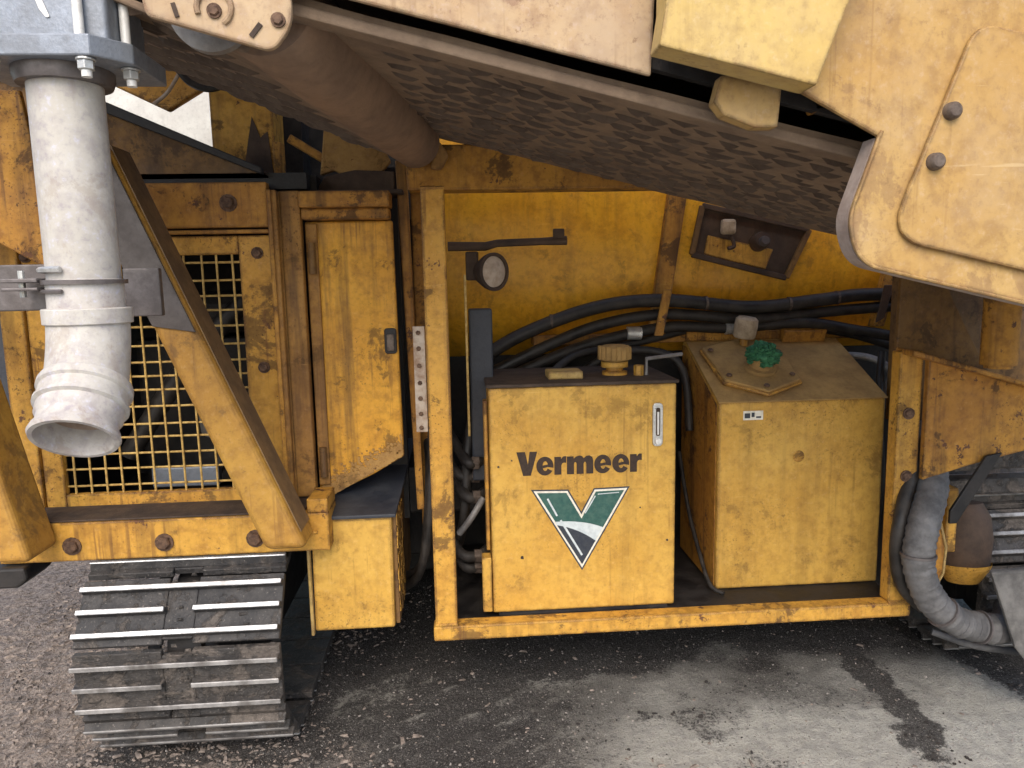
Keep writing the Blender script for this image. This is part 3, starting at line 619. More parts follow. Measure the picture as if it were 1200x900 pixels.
cb.lathe([(0, 0), (.052, 0), (.055, .01), (.055, .045), (.04, .055), (0, .058)], (0.55, 2.6, 1.208), (0, 0, 1))
obj('filler_cap', cb, 'lid', T1, 0.003)
obj('cap_collar', MB().lathe([(.03, 0), (.048, 0), (.048, .02), (.03, .02)], (0.55, 2.6, 1.185), (0, 0, 1)), 'tank', T1, smooth=True)
obj('lid_fitting', MB().cyl((0.625, 2.55, 1.158), (0.625, 2.55, 1.195), 0.018, 6), 'tank', T1, 0.002)
obj('lid_fitting', MB().box(0.30, 0.42, 2.50, 2.60, 1.158, 1.185), 'paleyellow', T1, 0.004)
obj('lid_rod', MB().tube([(0.655, 2.56, 1.158), (0.655, 2.56, 1.215), (0.80, 2.62, 1.222)], 0.007, 8), 'alu2', T1, smooth=True)
gz0, gz1 = 0.940, 1.082
gg = obj('sight_gauge', MB().prism(round_poly([(0.640, gz0-.006), (0.674, gz0-.006), (0.674, gz1), (0.640, gz1)], 0.016), 2.408, 2.4195), 'bright', T1, 0.002)
obj('gauge_slot', MB().prism(round_poly([(0.650, gz0+.030), (0.664, gz0+.030), (0.664, gz1-.016), (0.650, gz1-.016)], 0.006), 2.406, 2.4075), 'oldbrown', T1)
obj('gauge_tube', MB().cyl((0.657, 2.406, gz0+.035), (0.657, 2.406, gz1-.03), 0.0035, 8), 'rod', T1, smooth=True)
obj('gauge_knob', MB().lathe([(0, -.008), (.010, -.008), (.012, 0)], (0.657, 2.407, gz0+.012), (0, 1, 0), 14), 'rod', T1, smooth=True)
def text_mesh(name, body, size, x, z, y, mat, parent, bold=0.0, sx=1.0, label=None):
    cu_ = bpy.data.curves.new(name, 'FONT'); cu_.body = body; cu_.size = size; cu_.offset = bold; cu_.extrude = 0.0004; cu_.resolution_u = 3; cu_.space_character = 1.06
    tmp = bpy.data.objects.new('tmp', cu_); COL.objects.link(tmp)
    dg = bpy.context.evaluated_depsgraph_get(); m_ = bpy.data.meshes.new_from_object(tmp.evaluated_get(dg)); bpy.data.objects.remove(tmp)
    xs = [v.co.x for v in m_.vertices]; x0 = min(xs); w = max(xs)-x0
    o = bpy.data.objects.new(name, m_); m_.materials.clear(); m_.materials.append(M[mat]); COL.objects.link(o)
    place(o, Vector((x, y, z)), parent)
    for v in m_.vertices: v.co = Vector(((v.co.x-x0)*sx/w, -v.co.z, v.co.y))
    if label: o['label'] = label
    return o
K_ = 0.00054; LX, LZ, LY = 0.180, 0.846, 2.4188
def glyph(kind):
    b = MB(); ap_ = lambda x, z: (LX+x*K_, LZ+z*K_)
    if kind == 'V': b.poly = [[(-2, 152), (52, 152), (69, 70), (80, 152), (128, 152), (86, 0), (38, 0)]]
    elif kind == 'r': b.poly = [[(0, 0), (44, 0), (44, 58), (50, 72), (60, 76), (75, 74), (75, 116), (60, 117), (50, 110), (43, 98), (42, 114), (0, 114)]]
    elif kind == 'm': b.poly = [[(0, 0), (44, 0), (44, 66), (49, 76), (57, 76), (61, 66), (61, 0), (105, 0), (105, 66), (110, 76), (118, 76), (122, 66), (122, 0), (166, 0), (166, 84), (160, 106), (142, 117), (122, 114), (106, 100), (96, 114), (78, 118), (58, 112), (43, 99), (42, 114), (0, 114)]]
    else:
        n = 30; b.poly = []; cx, cz = 53, 58
        A = [R(-12+(328+12)*i/n) for i in range(n+1)]
        for i in range(n):
            a, c = A[i], A[i+1]
            b.poly.append([(cx+54*math.cos(a), cz+60*math.sin(a)), (cx+54*math.cos(c), cz+60*math.sin(c)), (cx+17*math.cos(c)+2, cz+31*math.sin(c)), (cx+17*math.cos(a)+2, cz+31*math.sin(a))])
        b.poly.append([(cx+2+17*math.cos(a), cz+31*math.sin(a)) for a in (R(-12), R(18), R(172), R(205))])
    return b, ap_
for kind, x0 in (('V', 0), ('e', 122), ('r', 234), ('m', 313), ('e', 486), ('e', 600), ('r', 712)):
    gb, ap_ = glyph(kind); lm = MB()
    for pl in gb.poly: lm.prism([ap_(x0+x, z) for x, z in pl], LY-0.0004, LY+0.0004)
    obj('letter', lm, 'vinylblack', T1)
V = [(0.226, 0.797), (0.353, 0.793), (0.397, 0.714), (0.440, 0.794), (0.564, 0.796), (0.398, 0.505)]
em = obj('emblem', MB().prism(V, 2.4188, 2.4194), 'vinylnavy', T1, label='green and white V-shaped emblem')
def pxz(px, py): return (0.226+(px-622)*0.002914, 0.797-((py-574)+(px-622)*0.0345)*0.00303)
obj('emblem_border', MB().prism(inset(V, 0.0048), 2.4182, 2.4186), 'vinylwhite', T1)
I2 = inset(V, 0.0115); obj('emblem_field', MB().prism(I2, 2.4176, 2.4180), 'vinylgreen', T1)
tipx, tipz = I2[5]
def on_edge(a, b_, t): return (a[0]+(b_[0]-a[0])*t, a[1]+(b_[1]-a[1])*t)
Lp = on_edge(I2[0], I2[5], 0.40); Rp1 = on_edge(I2[4], I2[5], 0.50); Rp2 = on_edge(I2[4], I2[5], 0.68)
def qb(a, c, b_, n=8): return [tuple(Vector(a)*(1-t)**2+Vector(c)*2*t*(1-t)+Vector(b_)*t*t) for t in [i/n for i in range(n+1)]]
top = qb(Lp, (0.40, Lp[1]+0.004), Rp1); bot = qb(Rp2, (0.385, Lp[1]-0.026), (Lp[0]+0.006, Lp[1]-0.012))
obj('emblem_road', MB().prism(top+bot, 2.4170, 2.4174), 'vinylmid', T1)
low = list(reversed(bot)); obj('emblem_base', MB().prism(low+[I2[5]], 2.4165, 2.4169), 'vinylnavy', T1)
def stroke(a, c, w): return bar(a, c, w, 2.4158, 2.4163)
obj('emblem_line', stroke(pxz(641, 584), pxz(652, 604), 0.006), 'vinylmid', T1); obj('emblem_line', stroke(pxz(656, 609), pxz(681, 650), 0.007), 'vinylmid', T1)
obj('emblem_line', stroke(pxz(697, 581), pxz(685, 601), 0.004), 'vinylmid', T1); obj('emblem_line', stroke(pxz(700, 579), pxz(725, 577), 0.003), 'vinylmid', T1)
for (x, z, s) in ((0.192, 0.56, .006), (0.163, 0.90, .003), (0.60, 0.72, .003), (0.118, 0.88, .004), (0.695, 0.6, .004)):
    obj('paint_scar', MB().prism(round_poly([(x-s, z-s*.7), (x+s, z-s), (x+s*.7, z+s), (x-s*.8, z+s*.8)], s*.5), 2.4186, 2.4196), 'oldbrown', T1)

# ---- fuel tank with sloping top
xl, xr = 0.916, 1.535
T2b = MB(); sec = [(2.55, 0.352), (2.55, 1.050), (2.94, 1.235), (2.99, 1.235), (2.99, 0.352)]
T2b.ext([(xl, y, z) for y, z in sec], (xr-xl, 0, 0))
T2 = obj('fuel_tank', T2b, 'tank', G, 0.008, seg=3, label='yellow tank with dirty sloping top and hexagonal filler plate')
sn = Vector((0, -(1.235-1.050), 0.39)).normalized(); sd_ = Vector((0, 0.39, 0.185)).normalized()
def slope(x, t, h): return Vector((x, 2.55, 1.050))+sd_*t+sn*h          # point on the sloping top
def slab(poly, h0, h1): return MB().ext([slope(x, t, h0) for x, t in poly], sn*(h1-h0))
obj('dirty_top', slab([(xl-.003, -0.006), (xr+.003, -0.006), (xr+.003, 0.425), (xl-.003, 0.425)], 0.001, 0.006), 'lid', T2, 0.002)
obj('tank_side_sheet', MB().ext([(xl-.0012, y, z) for y, z in ((2.565, 0.36), (2.565, 1.04), (2.935, 1.22), (2.98, 1.22), (2.98, 0.36))], (-.003, 0, 0)), 'grimy', T2, 0.001)
hexp = [(0.945, 0.33), (0.965, 0.10), (1.10, 0.018), (1.245, 0.09), (1.255, 0.30), (1.12, 0.40)]
hx = obj('filler_plate', slab(hexp, 0.007, 0.034), 'lid', T2, 0.004)
obj('plate_edge', MB().tube([slope(x, t, 0.018) for x, t in hexp+hexp[:1]], 0.009, 6), 'frame', T2)
for (x, t) in ((0.985, 0.12), (1.10, 0.045), (1.222, 0.115), (1.23, 0.28), (0.97, 0.30)):
    w = slope(x, t, 0.034); bolt(w, hx, 'rustbolt', 0.011, 0.010, False, tuple(sn))
nk = slope(1.12, 0.17, 0.034); obj('filler_neck', MB().lathe([(.06, 0), (.06, .012), (.045, .014), (.045, .06), (0, .06)], nk, sn), 'lid', T2, smooth=True)
cp = slope(1.118, 0.34, 0.02)
obj('breather_stem', MB().cyl(cp, cp+Vector((0, 0, 0.045)), 0.016, 10), 'frame', T2, smooth=True)
obj('breather_cap', MB().lathe([(0, 0), (.036, 0), (.043, .008), (.045, .05), (.043, .075), (.032, .085), (0, .085)], cp+Vector((0, 0, 0.04)), (0.12, -0.1, 1)), 'cap', T2, smooth=True)
obj('tank_sticker', MB().box(1.005, 1.078, 2.5475, 2.549, 0.985, 1.018), 'vinylwhite', T2)
obj('sticker_print', MB().box(1.010, 1.030, 2.546, 2.547, 0.992, 1.010).box(1.035, 1.046, 2.546, 2.547, 0.996, 1.012).box(1.052, 1.070, 2.546, 2.547, 0.992, 0.998), 'vinylnavy', T2)
obj('lid_batten', slab([(1.30, 0.395), (1.475, 0.395), (1.475, 0.44), (1.30, 0.44)], 0.007, 0.06), 'grimy', T2, 0.004)
obj('rear_flange', MB().box(0.93, 1.28, 2.985, 3.0, 1.235, 1.28), 'grimy', T2, 0.003)
obj('rub_mark', MB().lathe([(0, 0), (.02, 0.0002), (.022, .0006)], (1.215, 2.5488, 0.845), (0, 1, 0), 16), 'frame', T2)
obj('tank_hose', MB().tube(spline([(0.895, 2.95, 0.78), (0.89, 2.80, 0.58), (0.89, 2.64, 0.44), (0.895, 2.545, 0.372), (0.93, 2.50, 0.358)]), 0.008, 10), 'rubber', T2, smooth=True)

# green wrap over the filler: a thing of its own
rb = MB(); rc = nk+sn*0.055; U = 44; Vn = 30; pts = []
for j in range(Vn+1):
    th = math.pi*j/Vn
    for i in range(U):
        ph = 2*math.pi*i/U; d = Vector((math.sin(th)*math.cos(ph), math.sin(th)*math.sin(ph), math.cos(th)))
        rr = 0.046*(1+0.34*noise.noise(d*2.8+Vector((3, 1, 2)))+0.42*(0.5-abs(noise.noise(d*5.2+Vector((1, 7, 2)))))+0.16*noise.noise(d*13)); pts.append(rc+Vector((d.x*rr*1.15, d.y*rr*1.05, d.z*rr*0.85)))
rb.add(pts, [(j*U+i, j*U+(i+1) % U, (j+1)*U+(i+1) % U, (j+1)*U+i) for j in range(Vn) for i in range(U)])
for i in range(16):
    d = Vector((random.gauss(0, 1), random.gauss(0, 1), abs(random.gauss(0, .7)))).normalized(); c = rc+d*0.045; s = Vector((random.gauss(0, 1), random.gauss(0, 1), random.gauss(0, 1))).normalized()*0.022; q = d.cross(s).normalized()*0.02
    rb.ext([c+s, c+q, c-s, c-q], d*0.006)
rag = obj('rag', rb, 'green', smooth=True); rag['label'] = 'crumpled green rag stuffed over the tank filler'; rag['category'] = 'rag'

# ---- hoses across the panel
def hose(pts, r, mat='rubber', n=8, name='hose', parent=G, smooth=True): return obj(name, MB().tube(spline(pts, n), r, 10), mat, parent, smooth=smooth)
hose([(0.05, 2.85, 1.18), (0.25, 2.88, 1.29), (0.545, 2.90, 1.386), (0.818, 2.90, 1.407), (1.165, 2.90, 1.372), (1.45, 2.90, 1.395), (1.66, 2.91, 1.412), (2.1, 2.92, 1.40)], 0.026)
hose([(0.08, 2.88, 1.12), (0.3, 2.90, 1.22), (0.545, 2.91, 1.312), (0.818, 2.91, 1.352), (1.166, 2.91, 1.325), (1.45, 2.91, 1.345), (1.77, 2.92, 1.362), (2.2, 2.92, 1.37)], 0.022)
hose([(0.10, 2.90, 1.08), (0.4, 2.93, 1.20), (0.62, 2.94, 1.262), (0.85, 2.93, 1.30), (1.1, 2.93, 1.29), (1.378, 2.90, 1.306), (1.60, 2.90, 1.27), (1.774, 2.90, 1.237), (2.1, 2.9, 1.15)], 0.022)
hose([(1.2, 3.04, 1.30), (1.4, 3.02, 1.285), (1.6, 2.98, 1.255), (1.78, 2.96, 1.20), (2.0, 2.96, 1.12)], 0.018)
hose([(0.30, 2.75, 1.10), (0.45, 2.88, 1.20), (0.7, 2.95, 1.235), (0.92, 2.98, 1.28)], 0.016)
hose([(0.12, 2.95, 1.03), (0.35, 2.95, 1.05), (0.6, 2.93, 1.19), (0.78, 2.90, 1.205), (0.88, 2.86, 1.13), (0.89, 2.8, 0.9)], 0.016)
obj('hose_clamp', MB().ext([(0.80, 2.865, 1.45), (0.835, 2.865, 1.45), (0.80, 2.865, 1.27), (0.765, 2.865, 1.27)], (0, 0.012, 0)), 'grimy', G, 0.003)
obj('hose_clamp', MB().ext([(1.695, 2.86, 1.45), (1.73, 2.86, 1.45), (1.70, 2.86, 1.32), (1.665, 2.86, 1.30)], (0, 0.012, 0)), 'oldbrown', G, 0.003)
for w_ in g.children:
    if w_.name.startswith('wire'): w_.rotation_euler = (random.uniform(-.002, .002), random.uniform(-.006, .006), random.uniform(-.002, .002))
# cable ties and crimped ferrules on the hoses
for (x, y, z) in ((0.36, 2.89, 1.335), (0.98, 2.90, 1.392), (1.32, 2.90, 1.382), (1.52, 2.905, 1.402)):
    obj('cable_tie', MB().tube([(x-.005, y, z), (x+.005, y, z)], 0.0285, 12), 'steel', G, smooth=True)
for (x, y, z) in ((1.10, 2.93, 1.290), (0.70, 2.935, 1.278)):
    obj('ferrule', MB().tube([(x-.03, y, z), (x-.028, y, z), (x+.028, y, z), (x+.03, y, z)], [.022, .027, .027, .022], 12), 'bright', G, smooth=True)
# fittings in the gap left of the tank
for (z, y, dx) in ((0.86, 2.62, 0.03), (0.80, 2.66, 0.0), (0.74, 2.60, 0.02), (0.52, 2.60, 0.0), (0.47, 2.62, 0.01)):
    hose([(-0.08+dx, y+0.2, z+0.06), (-0.02+dx, y, z), (0.04, y-0.01, z-0.012), (0.085, y+0.03, z)], 0.02)
    obj('hose_fitting', MB().cyl((0.03, y-0.01, z-0.01), (0.058, y-0.008, z-0.012), 0.026, 6), 'steel', G, 0.002)
hose([(-0.02, 2.58, 0.60), (0.02, 2.55, 0.66), (0.07, 2.56, 0.735)], 0.012, 'alu2', name='steel_line')
hose([(-0.03, 2.7, 0.5), (0.0, 2.62, 0.66), (0.02, 2.66, 0.9), (0.06, 2.7, 1.1)], 0.018)
hose([(1.545, 2.62, 0.42), (1.56, 2.60, 0.7), (1.55, 2.62, 1.0), (1.60, 2.7, 1.2)], 0.014)
hose([(1.50, 2.92, 1.17), (1.60, 2.80, 1.17), (1.66, 2.74, 1.12), (1.64, 2.74, 1.02)], 0.014, 'alu2')
hose([(1.50, 2.95, 1.10), (1.62, 2.86, 1.06), (1.64, 2.82, 0.96)], 0.016)

# ---- right-hand side: gusset, tube, panel, guard
obj('side_panel', MB().prism([(1.538, 1.215), (2.2, 1.015), (2.2, 0.97), (1.90, 0.895), (1.70, 0.850), (1.538, 0.805)], 2.32, 2.345), 'grimy', G, 0.004)
obj('panel_lip', MB().ext([(1.455, 2.275, 1.250), (2.2, 2.275, 1.035), (2.2, 2.275, 1.018), (1.455, 2.275, 1.232)], (0, 0.068, 0)), 'grimy', G, 0.004)
obj('gusset', MB().prism([(1.455, 1.245), (1.46, 1.56), (1.60, 1.50), (1.635, 1.42), (1.69, 1.32), (1.785, 1.16)], 2.37, 2.39), 'brown', G, 0.004)
obj('round_post', MB().cyl((1.685, 2.2, 1.205), (1.685, 2.2, 1.50), 0.052, 20).cyl((1.685, 2.2, 1.195), (1.685, 2.2, 1.206), 0.040, 20), 'grimy', G, smooth=True)
obj('rear_web', MB().box(1.60, 2.3, 2.62, 2.66, 0.95, 1.6), 'brown', G, 0.004)
# wrapped hose
wp = spline([(1.69, 2.52, 0.95), (1.648, 2.44, 0.845), (1.580, 2.33, 0.765), (1.502, 2.25, 0.66), (1.485, 2.235, 0.55), (1.53, 2.235, 0.43), (1.62, 2.24, 0.345), (1.71, 2.25, 0.310), (1.82, 2.27, 0.29), (1.95, 2.4, 0.29)], 14)
rs = []
for i in range(len(wp)):
    rs.append(0.046+0.006*((i*0.37) % 1.0)+0.004*noise.noise(Vector((i*0.3, 0, 0))))
wh = obj('wrapped_hose', MB().tube(wp, rs, 18), 'wrap', G, smooth=True, label='thick grey tape-wrapped hose curving to the ground')
for i in (14, 52, 78, 100):
    if i < len(wp)-1: obj('hose_band', MB().tube([wp[i], wp[i+1]], 0.0555, 18), 'clamp', wh, smooth=True)
hose([(1.60, 2.40, 0.93), (1.52, 2.36, 0.80), (1.455, 2.30, 0.66), (1.45, 2.30, 0.55), (1.48, 2.30, 0.44), (1.56, 2.31, 0.36)], 0.024)
gd = obj('curved_guard', MB().prism([(1.545, 0.76), (1.60, 0.72), (1.648, 0.56), (1.64, 0.47), (1.60, 0.40), (1.545, 0.40), (1.545, 0.6)], 2.33, 2.342), 'grimy', G, 0.003)
obj('guard_edge', MB().tube([(1.575, 2.328, 0.745), (1.602, 2.328, 0.70), (1.642, 2.328, 0.56), (1.637, 2.328, 0.47), (1.602, 2.328, 0.40)], 0.005, 6), 'paleyellow', gd, smooth=True)
obj('guard_strut', MB().ext([(1.745, 2.30, 0.885), (1.80, 2.30, 0.895), (1.655, 2.30, 0.655), (1.63, 2.30, 0.655), (1.63, 2.30, 0.70)], (0, 0.012, 0)), 'dark', G, 0.003)
pod = obj('motor_pod', MB().lathe([(0, -.16), (.05, -.15), (.085, -.10), (.10, 0), (.095, .08), (.07, .13), (0, .14)], (1.775, 2.44, 0.55), (0, 0.15, 1), 24), 'oldbrown', G, smooth=True)
obj('pod_paint', MB().lathe([(0, -.165), (.052, -.155), (.088, -.102), (.094, -.085)], (1.775, 2.44, 0.55), (0, 0.15, 1), 24), 'frame', pod, smooth=True)
obj('pod_bracket', MB().box(1.66, 1.70, 2.36, 2.46, 0.53, 0.76), 'frame', pod, 0.006)
obj('skid_plate', MB().ext([(1.712, 2.20, 0.520), (2.1, 2.20, 0.535), (2.1, 2.14, 0.10), (1.86, 2.14, 0.17), (1.785, 2.16, 0.27)], (0.01, 0.03, 0)), 'grey', G, 0.008, label='grey scuffed plate at the lower right edge')
obj('track_guard', MB().ext([(1.70, 2.5, 0.86), (2.3, 2.45, 0.90), (2.3, 2.45, 0.80), (1.74, 2.5, 0.775)], (0, 0.1, 0)).box(1.68, 2.3, 2.62, 2.7, 0.60, 0.66).box(1.72, 2.3, 2.52, 2.6, 0.68, 0.74), 'mudpad', G, 0.01)
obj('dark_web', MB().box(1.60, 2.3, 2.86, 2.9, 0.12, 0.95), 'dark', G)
obj('hose_skirt', MB().tube(spline([(1.66, 2.40, 0.22), (1.78, 2.34, 0.19), (1.95, 2.28, 0.18)]), 0.012, 10), 'wrap', G, smooth=True)

# ---- upper-left background of the machine
wd = obj('sloping_beam', MB().prism([(-1.45, 2.22), (-0.60, 1.855), (-0.575, 1.83), (-1.45, 1.83)], 2.47, 2.52), 'brown', G, 0.004)
obj('beam_lip', MB().ext([(-1.45, 2.43, 2.235), (-0.60, 2.43, 1.862), (-0.60, 2.43, 1.842), (-1.45, 2.43, 2.19)], (0, 0.039, 0)), 'dark', wd, 0.003)
yp = obj('rear_post', MB().box(-0.825, -0.615, 2.70, 2.86, 1.83, 2.5), 'frame', G, 0.006)
obj('oil_stain', MB().prism([(-0.73, 1.85), (-0.70, 2.0), (-0.685, 2.07), (-0.66, 2.0), (-0.635, 2.02), (-0.62, 1.85)], 2.6965, 2.6985), 'oldbrown', yp)
obj('rear_post', MB().box(-0.612, -0.585, 2.66, 2.72, 1.80, 1.98), 'grimy', G, 0.004)
obj('pale_cover', MB().box(-2.4, -0.7, 3.6, 3.65, 1.7, 3.2), 'white', G, 0.01, label='off-white cover sheet behind the sloping beam')
obj('upper_plate', MB().prism([(-1.35, 2.28), (-0.98, 2.10), (-0.86, 2.17), (-0.82, 2.5), (-1.35, 2.6)], 2.75, 2.78), 'frame', G, 0.006)
obj('cable_loop', MB().tube(spline([(-0.98, 2.6, 2.30), (-0.90, 2.6, 2.22), (-0.85, 2.6, 2.16), (-0.79, 2.6, 2.14), (-0.73, 2.6, 2.16), (-0.70, 2.6, 2.2)]), 0.014, 8), 'rubber', G, smooth=True)
obj('cable_loop', MB().tube(spline([(-0.97, 2.6, 2.09), (-0.92, 2.6, 2.13), (-0.86, 2.6, 2.22)]), 0.006, 8), 'lens', G, smooth=True)
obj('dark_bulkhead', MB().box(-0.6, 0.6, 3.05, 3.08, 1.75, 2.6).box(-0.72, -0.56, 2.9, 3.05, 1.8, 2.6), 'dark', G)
obj('small_bar', bar((-0.55, 1.985), (-0.42, 1.905), 0.028, 2.62, 2.65), 'grimy', G, 0.003)
cr_ = obj('crusted_bracket', MB().prism([(-0.445, 1.857), (-0.425, 2.01), (-0.36, 2.04), (-0.24, 1.96), (-0.21, 1.90), (-0.25, 1.856), (-0.31, 1.868), (-0.36, 1.852), (-0.40, 1.872)], 2.58, 2.61), 'dustdrip', G, 0.004)
obj('crusted_ledge', MB().box(-0.58, -0.17, 2.51, 2.66, 1.787, 1.80).prism([(-0.46, 1.80), (-0.20, 1.80), (-0.20, 1.865), (-0.33, 1.87), (-0.43, 1.85)], 2.566, 2.579), 'oldbrown', G, 0.003)

# ================================================================== CONVEYOR
Cn = thing('folded_conveyor', (0.4, 1.9, 1.5), 'folded discharge conveyor with dirty ribbed belt hanging over the tanks', 'conveyor')
YN, YF = 1.40, 2.47
def bz(x, y): return 1.918-0.245*x+0.022*(y-YN)
b = MB(); X0, X1 = -0.30, 2.1; NXb, NYb = 60, 26; pts = []
for layer in (0.0, 0.014):
    for j in range(NYb+1):
        for i in range(NXb+1):
            x = X0+(X1-X0)*i/NXb; y = YN+(YF-YN)*j/NYb
            pts.append((x, y, bz(x, y)+layer+0.006*noise.noise(Vector((x*4, y*4, 3)))))
K = (NXb+1)*(NYb+1); fs = []
for j in range(NYb):
    for i in range(NXb):
        q = (j*(NXb+1)+i, j*(NXb+1)+i+1, (j+1)*(NXb+1)+i+1, (j+1)*(NXb+1)+i); fs.append(q); fs.append(tuple(K+k for k in reversed(q)))
for j, rev in ((0, 1), (NYb, 0)):
    for i in range(NXb):
        a, c = j*(NXb+1)+i, j*(NXb+1)+i+1; fs.append((a, c, K+c, K+a))
for i in (0, NXb):
    for j in range(NYb):
        a, c = j*(NXb+1)+i, (j+1)*(NXb+1)+i; fs.append((a, c, K+c, K+a))
b.add(pts, fs); belt = obj('belt', b, 'belt', Cn, smooth=True)
obj('belt_edge', MB().ext([(X0, YN-0.012, bz(X0, YN)-0.022), (X1, YN-0.012, bz(X1, YN)-0.022), (X1, YN-0.012, bz(X1, YN)-0.001), (X0, YN-0.012, bz(X0, YN)-0.001)], (0, 0.05, 0.0)), 'belt', belt, 0.004)
lg = MB(); rowy = YN+0.085; row = 0
tdir = Vector((1, 0, -0.245)).normalized(); ydir = Vector((0, 1, 0.022)).normalized(); dn = tdir.cross(ydir); dn = -dn if dn.z > 0 else dn
def lug(c, L, w, h, ang, jag=True):
    a = tdir*math.cos(ang)+ydir*math.sin(ang); s = dn.cross(a)
    k = [random.uniform(0.75, 1.2) for _ in range(4)]
    q0 = s*w*1.5; q1 = s*w*0.55; bend = s*random.uniform(-.004, .004)
    ring = []
    for t, f, hh in ((-1, .25, .1), (-.55, .9, .8*k[2]), (0, 1.0, k[0]), (.55, .9, .8*k[3]), (1, .25, .1)):
        m = c+a*L*t+bend*(1-t*t); ring.append([m-q0*f, m-q1*f+dn*h*hh, m+q1*f+dn*h*hh, m+q0*f])
    vs_ = [v for r_ in ring for v in r_]; lg.add(vs_, [(4*i+j, 4*i+j+1, 4*i+j+5, 4*i+j+4) for i in range(4) for j in range(3)])
while rowy < YF-0.03:
    x = -0.10+(0.06 if row % 2 else 0)
    while x < 2.0:
        xx = x+random.uniform(-.010, .010); yy = rowy+random.uniform(-.004, .004)
        lug(Vector((xx, yy, bz(xx, yy)+0.002)), random.uniform(.026, .040), random.uniform(0.0034, .0050), random.uniform(.009, .014), R(random.uniform(4, 14)*(1 if (row//2) % 2 else -1)))
        x += 0.104+random.uniform(-.008, .008)
    rowy += 0.040; row += 1
obj('belt_lugs', lg, 'lug', belt, kind='stuff', label='rows of moulded lugs on the belt underside')
# drum and the belt run rising to the left
dA, dB = Vector((-0.335, 1.45, 2.005)), Vector((-0.112, 2.43, 1.925)); dax = (dB-dA).normalized(); Ld = (dB-dA).length
obj('drum', MB().lathe([(0, 0), (.095, 0), (.10, .01), (.098, Ld*.3), (.088, Ld*.6), (.076, Ld-.02), (.066, Ld), (0, Ld)], dA, dax, 36), 'drum', Cn, smooth=True, label='dirt-caked brown roller drum under the belt')
lb2 = MB(); q = []
n0 = Vector((0, 0, -1)); perp = (n0-dax*n0.dot(dax)).normalized()
A0, B0 = Vector((-0.36, 1.45, 1.912)), Vector((-0.135, 2.43, 1.868))
ldir = Vector((-1.0, 0, 0.40)).normalized()
lb2.ext([A0, B0, B0+ldir*1.2, A0+ldir*1.2], Vector((0, 0, 0.016)))
lrun = obj('belt_run', lb2, 'belt', Cn, 0.004)
lg = MB(); tdir = ldir; ydir = (B0-A0).normalized(); dn = tdir.cross(ydir).normalized(); dn = -dn if dn.z > 0 else dn
for j in range(20):
    for i in range(9):
        c = A0+(B0-A0)*((j+0.5)/20)+ldir*(0.14+0.118*i+(0.05 if j % 2 else 0)); lug(c, 0.042, .005, .012, R(random.uniform(-6, 6)))
obj('belt_lugs', lg, 'lug', lrun, kind='stuff')
# side structure nearest the camera
sp1 = obj('side_plate', MB().prism([(0.600, 1.812)]+[tuple(q) for q in round_poly([(0.9, 2.0), (0.745, 1.736), (0.694, 1.59), (0.722, 1.515), (1.037, 1.439), (2.0, 1.21)], [0, 0, 0.06, 0.06, 0, 0], 7)[1:]]+[(2.0, 2.6), (0.60, 2.6)], 1.30, 1.312), 'pale', Cn, 0.004, label='pale dusty yellow side plate with rounded corner')
rim = [(0.7495, 1.745), (0.745, 1.736)]+[tuple(q) for q in round_poly([(0.9, 2.0), (0.745, 1.736), (0.694, 1.59), (0.722, 1.515), (1.037, 1.439), (2.0, 1.21)], [0, 0, 0.06, 0.06, 0, 0], 7)[2:]]
rimb = MB()
for i in range(1, len(rim)-1):
    a, c = Vector(rim[i]), Vector(rim[i+1]); n_ = Vector((-(c-a).y, (c-a).x)).normalized()*0.012
    rimb.prism([tuple(a), tuple(c), tuple(c+n_), tuple(a+n_)], 1.3125, 1.352)
obj('plate_rim', rimb, 'rimdust', sp1)
bead = MB().tube([(x, 1.2985, z) for x, z in rim], 0.0035, 8); obj('rim_bead', bead, 'pale', sp1, smooth=True)
cv = round_poly([(0.765, 1.560), (1.9, 1.288), (1.9, 2.05), (1.0, 1.905), (0.905, 1.925)], [0.07, 0.02, 0.02, 0.0, 0.06], 6)
obj('cover_plate', MB().prism(cv, 1.288, 1.2985), 'pale', sp1, 0.004)
for p in ((0.866, 1.775), (0.841, 1.690)): obj('cover_bolt', MB().lathe([(0, -.016), (.010, -.0155), (.0145, -.011), (.0155, 0)], (p[0], 1.288, p[1]), (0, 1, 0), 20), 'steel', sp1, smooth=True)
obj('plate_tag', MB().box(0.885, 0.915, 1.297, 1.2995, 1.975, 2.05), 'alu', sp1)
sp2 = obj('side_plate', MB().prism([(-0.55, 2.066), (0.350, 1.850), (0.385, 2.6), (-0.55, 2.6)], 1.345, 1.357), 'pink', Cn, 0.004, label='dusty pinkish side plate above the belt')
bx_ = obj('box_beam', MB().prism([(0.335, 1.868), (0.598, 1.806), (0.668, 1.99), (0.70, 2.5), (0.35, 2.5), (0.345, 1.93)], 1.235, 1.298), 'paleyellow', Cn, 0.003, label='faded bright yellow box beam')
obj('beam_cap', MB().prism([(0.43, 1.962), (0.668, 1.992), (0.69, 2.05), (0.43, 2.05)], 1.226, 1.2345), 'alu', bx_, 0.003)
obj('stub_block', MB().prism([(0.468, 1.845), (0.578, 1.835), (0.572, 1.757), (0.53, 1.757), (0.474, 1.778), (0.456, 1.80)], 1.322, 1.356), 'pale', Cn, 0.003)
obj('stub_block', MB().prism([(0.62, 1.88), (0.69, 1.85), (0.685, 1.80), (0.66, 1.79)], 1.36, 1.40), 'grimy', Cn, 0.004)
